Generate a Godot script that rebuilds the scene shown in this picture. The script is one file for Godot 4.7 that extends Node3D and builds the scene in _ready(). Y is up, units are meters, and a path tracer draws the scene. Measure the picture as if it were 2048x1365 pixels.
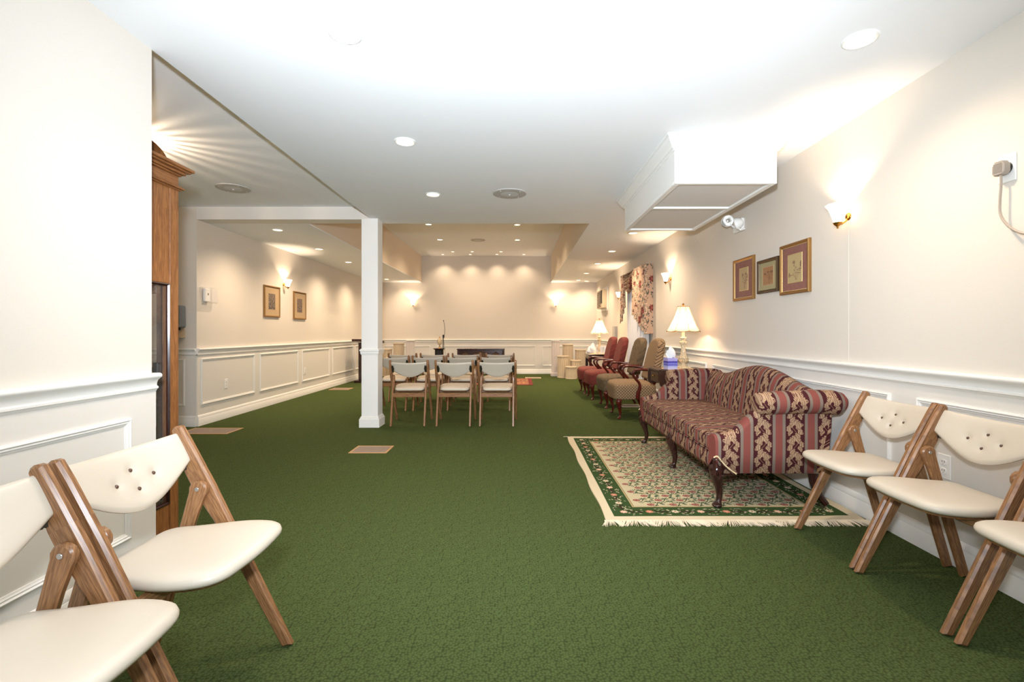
extends Node3D
# A reception hall: green carpet, cream wainscoted walls, folding chairs, sofa and armchairs.
# World: x right, y up, depth D = -z. Camera stands at the origin column, 1.115 m up.

const EYE := 1.115
const WR := 2.10       # right wall face
const WL := -3.80      # far left wall face
const WN := -1.73     # near left wall face, and the edge of the low ceiling
const DF := 12.6       # far wall face
const CH := 2.45       # low ceiling
const CT := 3.157      # raised ceiling
const CA := 2.60       # alcove ceiling

var M := {}
var names := {}
var rng := RandomNumberGenerator.new()

# ------------------------------------------------------------------ light and camera
const EXPOSURE := 1.18
const FLASH := 1.9
const FLASH_FILL := 16.0  # energy of the fill beam added beside the flash
const FLASH_COLOR := Color(0.91, 0.955, 1.0)
const WARM := Color(1.0, 0.89, 0.755)
const DOWN := 2.25
const SCONCE := 0.36
const LAMP := 0.16

func setup_view() -> void:
	var cam := Camera3D.new()
	cam.name = "camera"
	cam.position = Vector3(0, EYE, 0)
	cam.projection = Camera3D.PROJECTION_FRUSTUM
	cam.near = 0.05
	cam.far = 60.0
	cam.size = 0.05 * 1365.0 / 940.0
	cam.frustum_offset = Vector2(-12.0, -17.5) * (0.05 / 940.0)
	cam.current = true
	add_child(cam)
	var we := WorldEnvironment.new()
	we.name = "environment"
	var e := Environment.new()
	e.background_mode = Environment.BG_COLOR
	e.background_color = Color(0.02, 0.02, 0.025)
	e.tonemap_mode = Environment.TONE_MAPPER_LINEAR
	e.tonemap_exposure = EXPOSURE
	e.sdfgi_enabled = true
	e.ssao_enabled = true
	e.ssil_enabled = true
	we.environment = e
	add_child(we)
	# the photographer's flash: a small daylight head on the camera, a hand above the lens
	var f := OmniLight3D.new()
	f.name = "camera_flash"
	f.position = Vector3(-0.05, 1.345, 0.03)
	f.light_color = FLASH_COLOR
	f.light_energy = FLASH
	f.light_size = 0.05
	f.omni_range = 30.0
	f.omni_attenuation = 2.0
	f.shadow_enabled = true
	add_child(f)
	# fill beam added at the flash, aimed nearly level, to brighten ceiling and far room
	var b := SpotLight3D.new()
	b.name = "camera_flash_fill"
	b.position = Vector3(-0.05, 1.38, 0.03)
	b.rotation_degrees = Vector3(9, 0, 0)
	b.light_color = FLASH_COLOR
	b.light_energy = FLASH_FILL
	b.light_size = 0.05
	b.spot_range = 30.0
	b.spot_angle = 54.5
	b.spot_angle_attenuation = 1.0
	b.spot_attenuation = 2.0
	b.shadow_enabled = true
	add_child(b)

func lamp_omni(parent: Node3D, at: Vector3, energy: float, col: Color, size: float) -> void:
	var l := OmniLight3D.new()
	l.position = at
	l.light_color = col
	l.light_energy = energy
	l.light_size = size
	l.omni_range = 20.0
	l.omni_attenuation = 2.0
	l.shadow_enabled = true
	parent.add_child(l, true)

# ------------------------------------------------------------------ tree helpers
func numbered(s: String) -> String:
	if not names.has(s):
		names[s] = 0
		return s
	names[s] += 1
	return "%s_%03d" % [s, names[s]]

func tag(o: Node, label: String, cat: String, group := "") -> void:
	o.set_meta("label", label)
	o.set_meta("category", cat)
	if group != "":
		o.set_meta("group", group)

func thing(called: String, label: String, cat: String, at := Vector3.ZERO, turn := 0.0, group := "") -> Node3D:
	var o := Node3D.new()
	o.name = numbered(called)
	o.position = at
	o.rotation.y = turn
	add_child(o)
	tag(o, label, cat, group)
	return o

func dup(src: Node3D, at: Vector3, turn: float, label: String, group := "") -> Node3D:
	var o: Node3D = src.duplicate()
	o.name = numbered(String(src.name))
	add_child(o)
	o.position = at
	o.rotation.y = turn
	o.set_meta("label", label)
	if group != "":
		o.set_meta("group", group)
	return o

func part(parent: Node, called: String, st: SurfaceTool, m: Material) -> MeshInstance3D:
	var o := MeshInstance3D.new()
	o.name = called
	o.mesh = st.commit()
	o.material_override = m
	parent.add_child(o, true)
	return o

func struct(called: String, st: SurfaceTool, m: Material) -> MeshInstance3D:
	var o := part(self, called, st, m)
	o.set_meta("kind", "structure")
	o.set_meta("label", LABELS.get(called, called.replace("_", " ")))
	o.set_meta("category", called.get_slice("_", 0))
	return o

const LABELS := {
	"floor": "dark green woven loop carpet covering the whole hall",
	"ceiling": "smooth white low ceiling over the sofa area",
	"ceiling_alcove": "higher white ceiling above the tall case clock",
	"ceiling_tray": "raised white ceiling panel over the rows of chairs",
	"wall_right": "long cream wall behind the sofa and armchairs",
	"wall_far": "cream end wall behind the fluted plinths",
	"wall_left": "cream side wall with two framed engravings",
	"wall_near_left": "white wall end beside the tall case clock",
	"wall_alcove_back": "cream alcove wall carrying the grey sanitizer dispenser",
	"wall_alcove_left": "plain cream side wall closing off the alcove",
	"wall_alcove_near": "plain cream wall that the tall clock backs onto",
	"wall_back": "plain cream wall closing the hall opposite the end wall",
	"wall_tray_front": "cream drop face between the low and the raised ceiling",
	"wall_soffit_left": "cream soffit face above the wall of engravings",
	"wall_soffit_right": "cream soffit face above the row of armchairs",
	"ceiling_soffit_left": "white soffit underside above the wall of engravings",
	"ceiling_soffit_right": "white soffit underside above the row of armchairs",
}

func sn() -> SurfaceTool:
	var s := SurfaceTool.new()
	s.begin(Mesh.PRIMITIVE_TRIANGLES)
	return s

# ------------------------------------------------------------------ mesh helpers
func tri(st: SurfaceTool, p: Array, n: Array, u: Array) -> void:
	var g: Vector3 = (p[2] - p[0]).cross(p[1] - p[0])
	var order := [0, 1, 2]
	if g.dot(n[0] + n[1] + n[2]) < 0.0:
		order = [0, 2, 1]
	for i in order:
		st.set_normal(n[i])
		st.set_uv(u[i])
		st.add_vertex(p[i])

func boxuv(p: Vector3, n: Vector3) -> Vector2:
	var a := n.abs()
	if a.y >= a.x and a.y >= a.z:
		return Vector2(p.x, p.z)
	if a.x >= a.z:
		return Vector2(p.z, p.y)
	return Vector2(p.x, p.y)

func flat(st: SurfaceTool, pts: Array, c: Vector3, grain := -1) -> void:
	# a flat convex polygon, turned away from the point c
	var n: Vector3 = (pts[1] - pts[0]).cross(pts[2] - pts[0]).normalized()
	var mid := Vector3.ZERO
	for p in pts:
		mid += p
	mid /= pts.size()
	if n.dot(mid - c) < 0.0:
		n = -n
	var uv := []
	for p in pts:
		uv.append(guv(p, n, grain))
	for i in range(1, pts.size() - 1):
		tri(st, [pts[0], pts[i], pts[i + 1]], [n, n, n], [uv[0], uv[i], uv[i + 1]])

func guv(p: Vector3, n: Vector3, grain: int) -> Vector2:
	if grain < 0:
		return boxuv(p, n)
	var q := [p.x, p.y, p.z]
	var v: float = q[grain]
	q.remove_at(grain)
	return Vector2(q[0] + q[1], v)

# box with chamfered edges; a, b are opposite corners
func box(st: SurfaceTool, a: Vector3, b: Vector3, bev := 0.0, grain := -1, xf := Transform3D()) -> void:
	var lo := Vector3(minf(a.x, b.x), minf(a.y, b.y), minf(a.z, b.z))
	var hi := Vector3(maxf(a.x, b.x), maxf(a.y, b.y), maxf(a.z, b.z))
	var c := (lo + hi) / 2
	var h := (hi - lo) / 2
	var v := minf(bev, minf(h.x, minf(h.y, h.z)) * 0.9)
	var start := sn() if xf != Transform3D() else st
	for ax in 3:
		var i := (ax + 1) % 3
		var j := (ax + 2) % 3
		for s in [-1.0, 1.0]:
			var q := []
			for k in [[-1, -1], [1, -1], [1, 1], [-1, 1]]:
				var p := Vector3.ZERO
				p[ax] = s * h[ax]
				p[i] = k[0] * (h[i] - v)
				p[j] = k[1] * (h[j] - v)
				q.append(c + p)
			flat(start, q, c, grain)
		if v > 0.0:
			for si in [-1.0, 1.0]:
				for sj in [-1.0, 1.0]:
					var q := []
					for k in [[-1, 0], [1, 0], [1, 1], [-1, 1]]:
						var p := Vector3.ZERO
						p[ax] = k[0] * (h[ax] - v)
						p[i] = si * (h[i] - (v if k[1] == 0 else 0.0))
						p[j] = sj * (h[j] - (0.0 if k[1] == 0 else v))
						q.append(c + p)
					flat(start, q, c, grain)
	if v > 0.0:
		for sx in [-1.0, 1.0]:
			for sy in [-1.0, 1.0]:
				for sz in [-1.0, 1.0]:
					flat(start, [c + Vector3(sx * h.x, sy * (h.y - v), sz * (h.z - v)), c + Vector3(sx * (h.x - v), sy * h.y, sz * (h.z - v)), c + Vector3(sx * (h.x - v), sy * (h.y - v), sz * h.z)], c, grain)
	if xf != Transform3D():
		st.append_from(start.commit(), 0, xf)

# rings of equal length joined into a smooth skin
func loft(st: SurfaceTool, rings: Array, closed := true, cap0 := true, cap1 := true, uvf = null) -> void:
	var R := rings.size()
	var N: int = rings[0].size()
	var nn := []
	var uu := []
	var vlen := 0.0
	var cents := []
	for r in R:
		var c := Vector3.ZERO
		for p in rings[r]:
			c += p
		cents.append(c / N)
	var sum := 0.0
	for r in R:
		var row := []
		var urow := []
		var ul := 0.0
		if r > 0:
			vlen += cents[r].distance_to(cents[r - 1]) if closed else rings[r][0].distance_to(rings[r - 1][0])
		for i in N:
			var p: Vector3 = rings[r][i]
			var du: Vector3
			if closed:
				du = rings[r][(i + 1) % N] - rings[r][(i + N - 1) % N]
			else:
				du = rings[r][mini(i + 1, N - 1)] - rings[r][maxi(i - 1, 0)]
			var dv: Vector3 = rings[mini(r + 1, R - 1)][i] - rings[maxi(r - 1, 0)][i]
			var n := du.cross(dv)
			if n.length() < 1e-12:
				n = p - cents[r] if du.length() > 1e-9 else (cents[r] - cents[1 if r == 0 else R - 2])
				row.append(n.normalized() * 1000.0)
			else:
				n = n.normalized()
				sum += n.dot(p - cents[r])
				row.append(n)
			if i > 0:
				ul += p.distance_to(rings[r][i - 1])
			urow.append(Vector2(ul, vlen))
		nn.append(row)
		uu.append(urow)
	var s := -1.0 if sum < 0.0 else 1.0
	for r in R:
		for i in N:
			nn[r][i] = nn[r][i].normalized() if nn[r][i].length() > 10.0 else nn[r][i] * s
			if uvf != null:
				uu[r][i] = uvf.call(rings[r][i], nn[r][i])
	for r in R - 1:
		for i in (N if closed else N - 1):
			var j := (i + 1) % N
			var u2: Vector2 = uu[r][j]
			var u3: Vector2 = uu[r + 1][j]
			if closed and j == 0 and uvf == null:
				u2 = uu[r][i] + Vector2(rings[r][i].distance_to(rings[r][j]), 0)
				u3 = uu[r + 1][i] + Vector2(rings[r + 1][i].distance_to(rings[r + 1][j]), 0)
			var a: Vector3 = rings[r][i]
			var b: Vector3 = rings[r][j]
			var c: Vector3 = rings[r + 1][j]
			var d: Vector3 = rings[r + 1][i]
			if a.distance_squared_to(b) > 1e-12:
				tri(st, [a, b, c], [nn[r][i], nn[r][j], nn[r + 1][j]], [uu[r][i], u2, u3])
			if c.distance_squared_to(d) > 1e-12:
				tri(st, [a, c, d], [nn[r][i], nn[r + 1][j], nn[r + 1][i]], [uu[r][i], u3, uu[r + 1][i]])
	if closed:
		for e in [[cap0, 0, 1], [cap1, R - 1, R - 2]]:
			if not e[0]:
				continue
			var ring: Array = rings[e[1]]
			var n := Vector3.ZERO
			for i in N:
				n += (ring[i] - cents[e[1]]).cross(ring[(i + 1) % N] - cents[e[1]])
			if n.length() < 1e-12:
				continue
			n = n.normalized()
			if n.dot(cents[e[1]] - cents[e[2]]) < 0.0:
				n = -n
			for i in N:
				var p := [cents[e[1]], ring[i], ring[(i + 1) % N]]
				var u := []
				for q in p:
					u.append(uvf.call(q, n) if uvf != null else boxuv(q, n))
				tri(st, p, [n, n, n], u)

func circle(c: Vector3, ax: Vector3, ay: Vector3, n: int) -> Array:
	var a := []
	for i in n:
		var t := TAU * i / n
		a.append(c + ax * cos(t) + ay * sin(t))
	return a

# profile of Vector2(radius, height) turned about the y axis through c
func lathe(st: SurfaceTool, c: Vector3, prof: Array, n := 20, cap0 := true, cap1 := true, flutes := 0, fd := 0.0) -> void:
	var rings := []
	for p in prof:
		var ring := []
		for i in n:
			var t := TAU * i / n
			var r: float = p.x
			if flutes > 0 and p.x > 0.01:
				r *= 1.0 - fd * (0.5 + 0.5 * cos(flutes * t))
			ring.append(c + Vector3(r * cos(t), p.y, r * sin(t)))
		rings.append(ring)
	loft(st, rings, true, cap0, cap1)

# same, with sharp corners where the profile turns: one band at a time
func lathe_sharp(st: SurfaceTool, c: Vector3, prof: Array, n := 24) -> void:
	for i in prof.size() - 1:
		lathe(st, c, [prof[i], prof[i + 1]], n, false, false)

func smooth_path(p: Array, k := 4) -> Array:
	var out := []
	for i in p.size() - 1:
		for j in k:
			var t := float(j) / k
			var a = p[maxi(i - 1, 0)]
			var b = p[i]
			var c = p[i + 1]
			var d = p[mini(i + 2, p.size() - 1)]
			out.append(0.5 * (2 * b + (c - a) * t + (2 * a - 5 * b + 4 * c - d) * t * t + (3 * b - a - 3 * c + d) * t * t * t))
	out.append(p[-1])
	return out

# tube along a path; rad holds Vector2(side, up) half sizes for each point; side is the fixed reference axis
func tube(st: SurfaceTool, path: Array, rad: Array, side: Vector3, n := 10, uvf = null, sq := 1.0) -> void:
	var rings := []
	for i in path.size():
		var t: Vector3 = (path[mini(i + 1, path.size() - 1)] - path[maxi(i - 1, 0)]).normalized()
		var b := (side - t * side.dot(t)).normalized()
		var m := t.cross(b)
		var r: Vector2 = rad[mini(i, rad.size() - 1)]
		var ring := []
		for k in n:
			var a := TAU * k / n
			var ca := cos(a)
			var sa := sin(a)
			if sq != 1.0:
				ca = signf(ca) * pow(absf(ca), sq)
				sa = signf(sa) * pow(absf(sa), sq)
			ring.append(path[i] + b * r.x * ca + m * r.y * sa)
		rings.append(ring)
	loft(st, rings, true, true, true, uvf)

# outline in the xy plane pushed out along z, chamfered; g is the grain direction in the plane
func prism(st: SurfaceTool, poly: Array, z0: float, z1: float, xf := Transform3D(), bev := 0.0, g := Vector2(0, 1)) -> void:
	var P := PackedVector2Array(poly)
	if Geometry2D.is_polygon_clockwise(P):
		P.reverse()
	var N := P.size()
	var inn := PackedVector2Array()
	var en := []
	for i in N:
		var d := (P[(i + 1) % N] - P[i]).normalized()
		en.append(Vector2(d.y, -d.x))
	var gp := Vector2(-g.y, g.x)
	for i in N:
		var a: Vector2 = en[(i + N - 1) % N]
		var b: Vector2 = en[i]
		var m := (a + b).normalized()
		inn.append(P[i] - m * bev / maxf(0.5, m.dot(b)))
	var bas := xf.basis
	var idx := Geometry2D.triangulate_polygon(inn)
	for f in [[z1, 1.0], [z0, -1.0]]:
		var nrm := (bas * Vector3(0, 0, f[1])).normalized()
		for k in range(0, idx.size(), 3):
			var p := []
			var u := []
			for q in 3:
				var w := inn[idx[k + q]]
				p.append(xf * Vector3(w.x, w.y, f[0]))
				u.append(Vector2(w.dot(gp), w.dot(g)))
			tri(st, p, [nrm, nrm, nrm], u)
	for i in N:
		var j := (i + 1) % N
		var ni: Vector2 = en[i]
		var nj: Vector2 = en[i]
		if ni.dot(en[(i + N - 1) % N]) > 0.75:
			ni = (ni + en[(i + N - 1) % N]).normalized()
		if nj.dot(en[j]) > 0.75:
			nj = (nj + en[j]).normalized()
		var strips := [[P[i], P[j], z0 + bev, P[i], P[j], z1 - bev, 0.0]]
		if bev > 0.0:
			strips.append([P[i], P[j], z1 - bev, inn[i], inn[j], z1, 1.0])
			strips.append([P[i], P[j], z0 + bev, inn[i], inn[j], z0, -1.0])
		for s in strips:
			var a := Vector3(s[0].x, s[0].y, s[2])
			var b := Vector3(s[1].x, s[1].y, s[2])
			var c := Vector3(s[4].x, s[4].y, s[5])
			var d := Vector3(s[3].x, s[3].y, s[5])
			var n1 := (bas * Vector3(ni.x, ni.y, s[6])).normalized()
			var n2 := (bas * Vector3(nj.x, nj.y, s[6])).normalized()
			var ua := Vector2(s[0].dot(gp) + a.z, s[0].dot(g))
			var ub := Vector2(s[1].dot(gp) + b.z, s[1].dot(g))
			var uc := Vector2(s[4].dot(gp) + c.z, s[4].dot(g))
			var ud := Vector2(s[3].dot(gp) + d.z, s[3].dot(g))
			tri(st, [xf * a, xf * b, xf * c], [n1, n2, n2], [ua, ub, uc])
			tri(st, [xf * a, xf * c, xf * d], [n1, n2, n1], [ua, uc, ud])

# rectangular moulding in the xy plane around a w x h rectangle; profile of Vector2(inset, height)
func frame(st: SurfaceTool, c: Vector3, w: float, h: float, prof: Array) -> void:
	var cor := [Vector2(-1, -1), Vector2(1, -1), Vector2(1, 1), Vector2(-1, 1)]
	for k in 4:
		var a: Vector2 = cor[k]
		var b: Vector2 = cor[(k + 1) % 4]
		var mid := (a + b) / 2
		for i in prof.size() - 1:
			var q := []
			for e in [[a, i], [b, i], [b, i + 1], [a, i + 1]]:
				var pr: Vector2 = prof[e[1]]
				q.append(c + Vector3(e[0].x * (w / 2 - pr.x), e[0].y * (h / 2 - pr.x), pr.y))
			var dp: Vector2 = prof[i + 1] - prof[i]
			var nn := Vector3(-mid.x * -dp.y, -mid.y * -dp.y, dp.x).normalized()
			if dp.x < 0.0:
				nn = -nn
			var along := 0 if absf(mid.x) < 0.5 else 1
			var u := []
			for p in q:
				u.append(Vector2(p[1 - along] + p.z, p[along]))
			tri(st, [q[0], q[1], q[2]], [nn, nn, nn], [u[0], u[1], u[2]])
			tri(st, [q[0], q[2], q[3]], [nn, nn, nn], [u[0], u[2], u[3]])

# padded shape: outline in xz, list of Vector2(scale, y)
func pad(st: SurfaceTool, outline: Array, levels: Array, uvf = null, xf := Transform3D()) -> void:
	var c := Vector2.ZERO
	for p in outline:
		c += p
	c /= outline.size()
	var rings := []
	for l in levels:
		var ring := []
		for p in outline:
			var q: Vector2 = c + (p - c) * l.x
			ring.append(xf * Vector3(q.x, l.y, q.y))
		rings.append(ring)
	loft(st, rings, true, true, true, uvf)

func rounded(w0: float, w1: float, z0: float, z1: float, r: float, k := 6) -> Array:
	# trapezoid with width w0 at z0 and w1 at z1, corners rounded
	var cs := [Vector2(-w0 / 2, z0), Vector2(w0 / 2, z0), Vector2(w1 / 2, z1), Vector2(-w1 / 2, z1)]
	return round_poly(cs, r, k)

func round_poly(cs: Array, r: float, k := 6) -> Array:
	var out := []
	var n := cs.size()
	for i in n:
		var p: Vector2 = cs[i]
		var a: Vector2 = (cs[(i + n - 1) % n] - p)
		var b: Vector2 = (cs[(i + 1) % n] - p)
		var d := minf(r, minf(a.length(), b.length()) * 0.49)
		var p0 := p + a.normalized() * d
		var p1 := p + b.normalized() * d
		for j in k + 1:
			var t := float(j) / k
			out.append(p0 * (1 - t) * (1 - t) + p * 2 * t * (1 - t) + p1 * t * t)
	return out

func xlate(v: Vector3) -> Transform3D:
	return Transform3D(Basis(), v)

# ------------------------------------------------------------------ textures
func tex(img: Image) -> ImageTexture:
	img.generate_mipmaps()
	return ImageTexture.create_from_image(img)

func dab(img: Image, cx: float, cy: float, rx: float, ry: float, ang: float, col: Color) -> void:
	var w := img.get_width()
	var h := img.get_height()
	var m := int(ceil(maxf(rx, ry)))
	var ca := cos(ang)
	var sa := sin(ang)
	for y in range(int(cy) - m, int(cy) + m + 1):
		for x in range(int(cx) - m, int(cx) + m + 1):
			var dx := x - cx
			var dy := y - cy
			var u := (dx * ca + dy * sa) / rx
			var v := (-dx * sa + dy * ca) / ry
			if u * u + v * v <= 1.0:
				img.set_pixel(posmod(x, w), posmod(y, h), col)

func stroke(img: Image, pts: Array, r: float, col: Color) -> void:
	for i in pts.size() - 1:
		var n := int(maxf(1.0, pts[i].distance_to(pts[i + 1]) / maxf(0.7, r * 0.7)))
		for k in n + 1:
			var p: Vector2 = pts[i].lerp(pts[i + 1], float(k) / n)
			dab(img, p.x, p.y, r, r, 0.0, col)

func noise(freq: float, sd: int, oct := 3) -> FastNoiseLite:
	var n := FastNoiseLite.new()
	n.seed = sd
	n.frequency = freq
	n.fractal_octaves = oct
	return n

func wood_tex(dark: Color, light: Color, sd: int, curl := 0.0) -> ImageTexture:
	var w := 192
	var h := 640
	var img := Image.create(w, h, false, Image.FORMAT_RGB8)
	var n1 := noise(0.012, sd)
	var n2 := noise(0.09, sd + 7, 2)
	for y in h:
		for x in w:
			var warp := n1.get_noise_2d(x * 1.5, y * 0.16) * 26.0
			var g := 0.5 + 0.5 * sin((x + warp) * 0.30 + n1.get_noise_2d(x * 3.0, y * 0.3 + 900.0) * 5.0)
			var fine := n2.get_noise_2d(x * 5.0, y * 0.22)
			var t := clampf(0.25 + 0.45 * g + 0.5 * fine, 0.0, 1.0)
			if curl > 0.0:
				t = clampf(t * (1.0 - curl) + curl * (0.5 + 0.5 * sin(y * 0.35 + n1.get_noise_2d(x * 2.0, y * 2.0) * 9.0)), 0.0, 1.0)
			img.set_pixel(x, y, dark.lerp(light, t))
	return tex(img)

func carpet_maps() -> Array:
	# looped pile: irregular round tufts from a seamless cell pattern
	var s := 512
	var cell := FastNoiseLite.new()
	cell.seed = 4
	cell.noise_type = FastNoiseLite.TYPE_CELLULAR
	cell.cellular_return_type = FastNoiseLite.RETURN_DISTANCE
	cell.cellular_jitter = 0.75
	cell.frequency = 0.062
	cell.fractal_type = FastNoiseLite.FRACTAL_NONE
	var tuft := cell.get_seamless_image(s, s)
	var fine := noise(0.22, 5, 2).get_seamless_image(s, s)
	var wide := noise(0.012, 15, 2).get_seamless_image(s, s)
	var img := Image.create(s, s, false, Image.FORMAT_RGB8)
	var bump := Image.create(s, s, false, Image.FORMAT_RGB8)
	var base := Color(0.305, 0.355, 0.205)
	for y in s:
		for x in s:
			var hgt := 1.0 - tuft.get_pixel(x, y).r
			var f := fine.get_pixel(x, y).r - 0.5
			var w := wide.get_pixel(x, y).r - 0.5
			var t := 0.62 + 0.46 * hgt + 0.20 * f + 0.10 * w
			img.set_pixel(x, y, Color(base.r * t * (1.0 + 0.06 * f), base.g * t, base.b * t))
			var b := clampf(hgt * 0.85 + 0.2 * f, 0.0, 1.0)
			bump.set_pixel(x, y, Color(b, b, b))
	bump.bump_map_to_normal_map(5.0)
	return [tex(img), tex(bump)]

func weave_tex(base: Color, amp: float, sd: int) -> ImageTexture:
	var s := 256
	var img := Image.create(s, s, false, Image.FORMAT_RGB8)
	var n := noise(0.35, sd, 2)
	for y in s:
		for x in s:
			var t := 1.0 + amp * (n.get_noise_2d(x * 2.0, y * 0.25) + n.get_noise_2d(x * 0.25 + 500.0, y * 2.0))
			img.set_pixel(x, y, Color(base.r * t, base.g * t, base.b * t))
	return tex(img)

func plush_tex(base: Color, amp: float, sd: int) -> ImageTexture:
	var s := 256
	var img := Image.create(s, s, false, Image.FORMAT_RGB8)
	var n := noise(0.02, sd, 4)
	var f := noise(0.4, sd + 3, 1)
	for y in s:
		for x in s:
			var t := 1.0 + amp * n.get_noise_2d(x, y) * 1.6 + amp * 0.7 * f.get_noise_2d(x, y)
			img.set_pixel(x, y, Color(base.r * t, base.g * t, base.b * t))
	return tex(img)

func acanthus(img: Image, x: float, y: float, dir: float, bend: float, L: float, c1: Color, c2: Color, wine: Color) -> void:
	# a curling leaf: lobes along both sides of a bent spine, outlined in the ground colour
	var spine := [Vector2(x, y)]
	for pass_no in 2:
		var p := Vector2(x, y)
		var a := dir
		for k in 10:
			a += bend / 10.0
			p += Vector2(cos(a), sin(a)) * L / 10.0
			if pass_no == 0:
				spine.append(p)
			var wd := L * 0.36 * sin(PI * (0.15 + 0.80 * k / 10.0)) * (1.0 if k % 3 != 1 else 0.72)
			for s in [-1.0, 1.0]:
				var la: float = a + s * 1.05
				var q: Vector2 = p + Vector2(cos(la), sin(la)) * wd * 0.55
				var g := 5.0 if pass_no == 0 else 0.0
				dab(img, q.x, q.y, wd * 0.58 + g, L * 0.052 + g, la, wine if pass_no == 0 else (c1 if k % 2 == 0 else c1.darkened(0.08)))
	for k in 9:
		if k % 2 == 0:
			var d: float = (spine[k + 1] - spine[k]).angle()
			for s in [-1.0, 1.0]:
				var e := Vector2(cos(d + s), sin(d + s)) * L * 0.20
				stroke(img, [spine[k + 1], spine[k + 1] + e], 1.2, c2)
	stroke(img, spine, 1.6, wine)

func brocade_tex() -> ImageTexture:
	var s := 512
	var img := Image.create(s, s, false, Image.FORMAT_RGB8)
	var wine := Color(0.27, 0.12, 0.13)
	var tan := Color(0.70, 0.575, 0.455)
	var tan2 := Color(0.50, 0.37, 0.30)
	var rose := Color(0.505, 0.28, 0.25)
	var grey := Color(0.53, 0.47, 0.42)
	img.fill(wine)
	var stem := []
	for k in 33:
		stem.append(Vector2(256 + 70 * sin(k * TAU / 32.0), k * 16))
	stroke(img, stem, 5.0, tan2)
	for k in 2:
		var y := k * 256.0
		var sx := 1.0 if k == 0 else -1.0
		acanthus(img, 256 + sx * 60, y + 40, PI / 2 - sx * 0.2, sx * 1.5, 153, tan, tan2, wine)
		acanthus(img, 256 + sx * 75, y + 96, -PI / 2 + sx * 0.9, -sx * 1.4, 117, tan, tan2, wine)
		acanthus(img, 256 - sx * 15, y + 20, PI / 2 + sx * 0.75, -sx * 1.3, 151, tan, tan2, wine)
		acanthus(img, 256 - sx * 25, y + 150, -PI / 2 - sx * 1.0, sx * 1.2, 122, tan, tan2, wine)
		acanthus(img, 256 + sx * 40, y + 175, PI / 2 - sx * 0.9, sx * 1.1, 122, tan, tan2, wine)
		acanthus(img, 256 - sx * 92, y + 170, PI / 2 + sx * 0.3, -sx * 1.4, 97, tan, tan2, wine)
		acanthus(img, 256 + sx * 10, y + 232, -PI / 2 + sx * 0.2, sx * 0.9, 102, tan, tan2, wine)
		for e in [[-112.0, 92.0, 1.0], [112.0, 214.0, -1.0], [20.0, 126.0, 1.0]]:
			var sp := []
			for q in 20:
				var a: float = q * 0.45
				var rr := 24.0 - q * 1.1
				sp.append(Vector2(256 + sx * e[0] + cos(a) * rr * e[2] * sx, y + e[1] + sin(a) * rr))
			stroke(img, sp, 3.4, tan)
	var n := noise(0.5, 77, 1)
	for y in s:
		for x in s:
			var d := mini(x, s - x)
			var c := img.get_pixel(x, y)
			if d < 56:
				c = rose
			elif d < 104:
				c = grey
				if (x / 7 + y / 7) % 2 == 0:
					c = grey.darkened(0.18)
				if d > 96 and (y / 6) % 2 == 0:
					c = rose.lerp(grey, 0.5)
			var t := 1.0 + 0.12 * n.get_noise_2d(x, y) + (0.05 if (x + y) % 4 < 2 else -0.05)
			img.set_pixel(x, y, Color(c.r * t, c.g * t, c.b * t))
	return tex(img)

func lattice_tex() -> ImageTexture:
	var s := 256
	var img := Image.create(s, s, false, Image.FORMAT_RGB8)
	var n := noise(0.3, 9, 2)
	for y in s:
		for x in s:
			var a := posmod(x + y, 64)
			var b := posmod(x - y, 64)
			var c := Color(0.60, 0.49, 0.36)
			if a < 9 or b < 9:
				c = Color(0.17, 0.12, 0.10)
			elif a < 14 or b < 14:
				c = Color(0.46, 0.36, 0.26)
			var t := 1.0 + 0.16 * n.get_noise_2d(x, y)
			img.set_pixel(x, y, Color(c.r * t, c.g * t, c.b * t))
	return tex(img)

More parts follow.
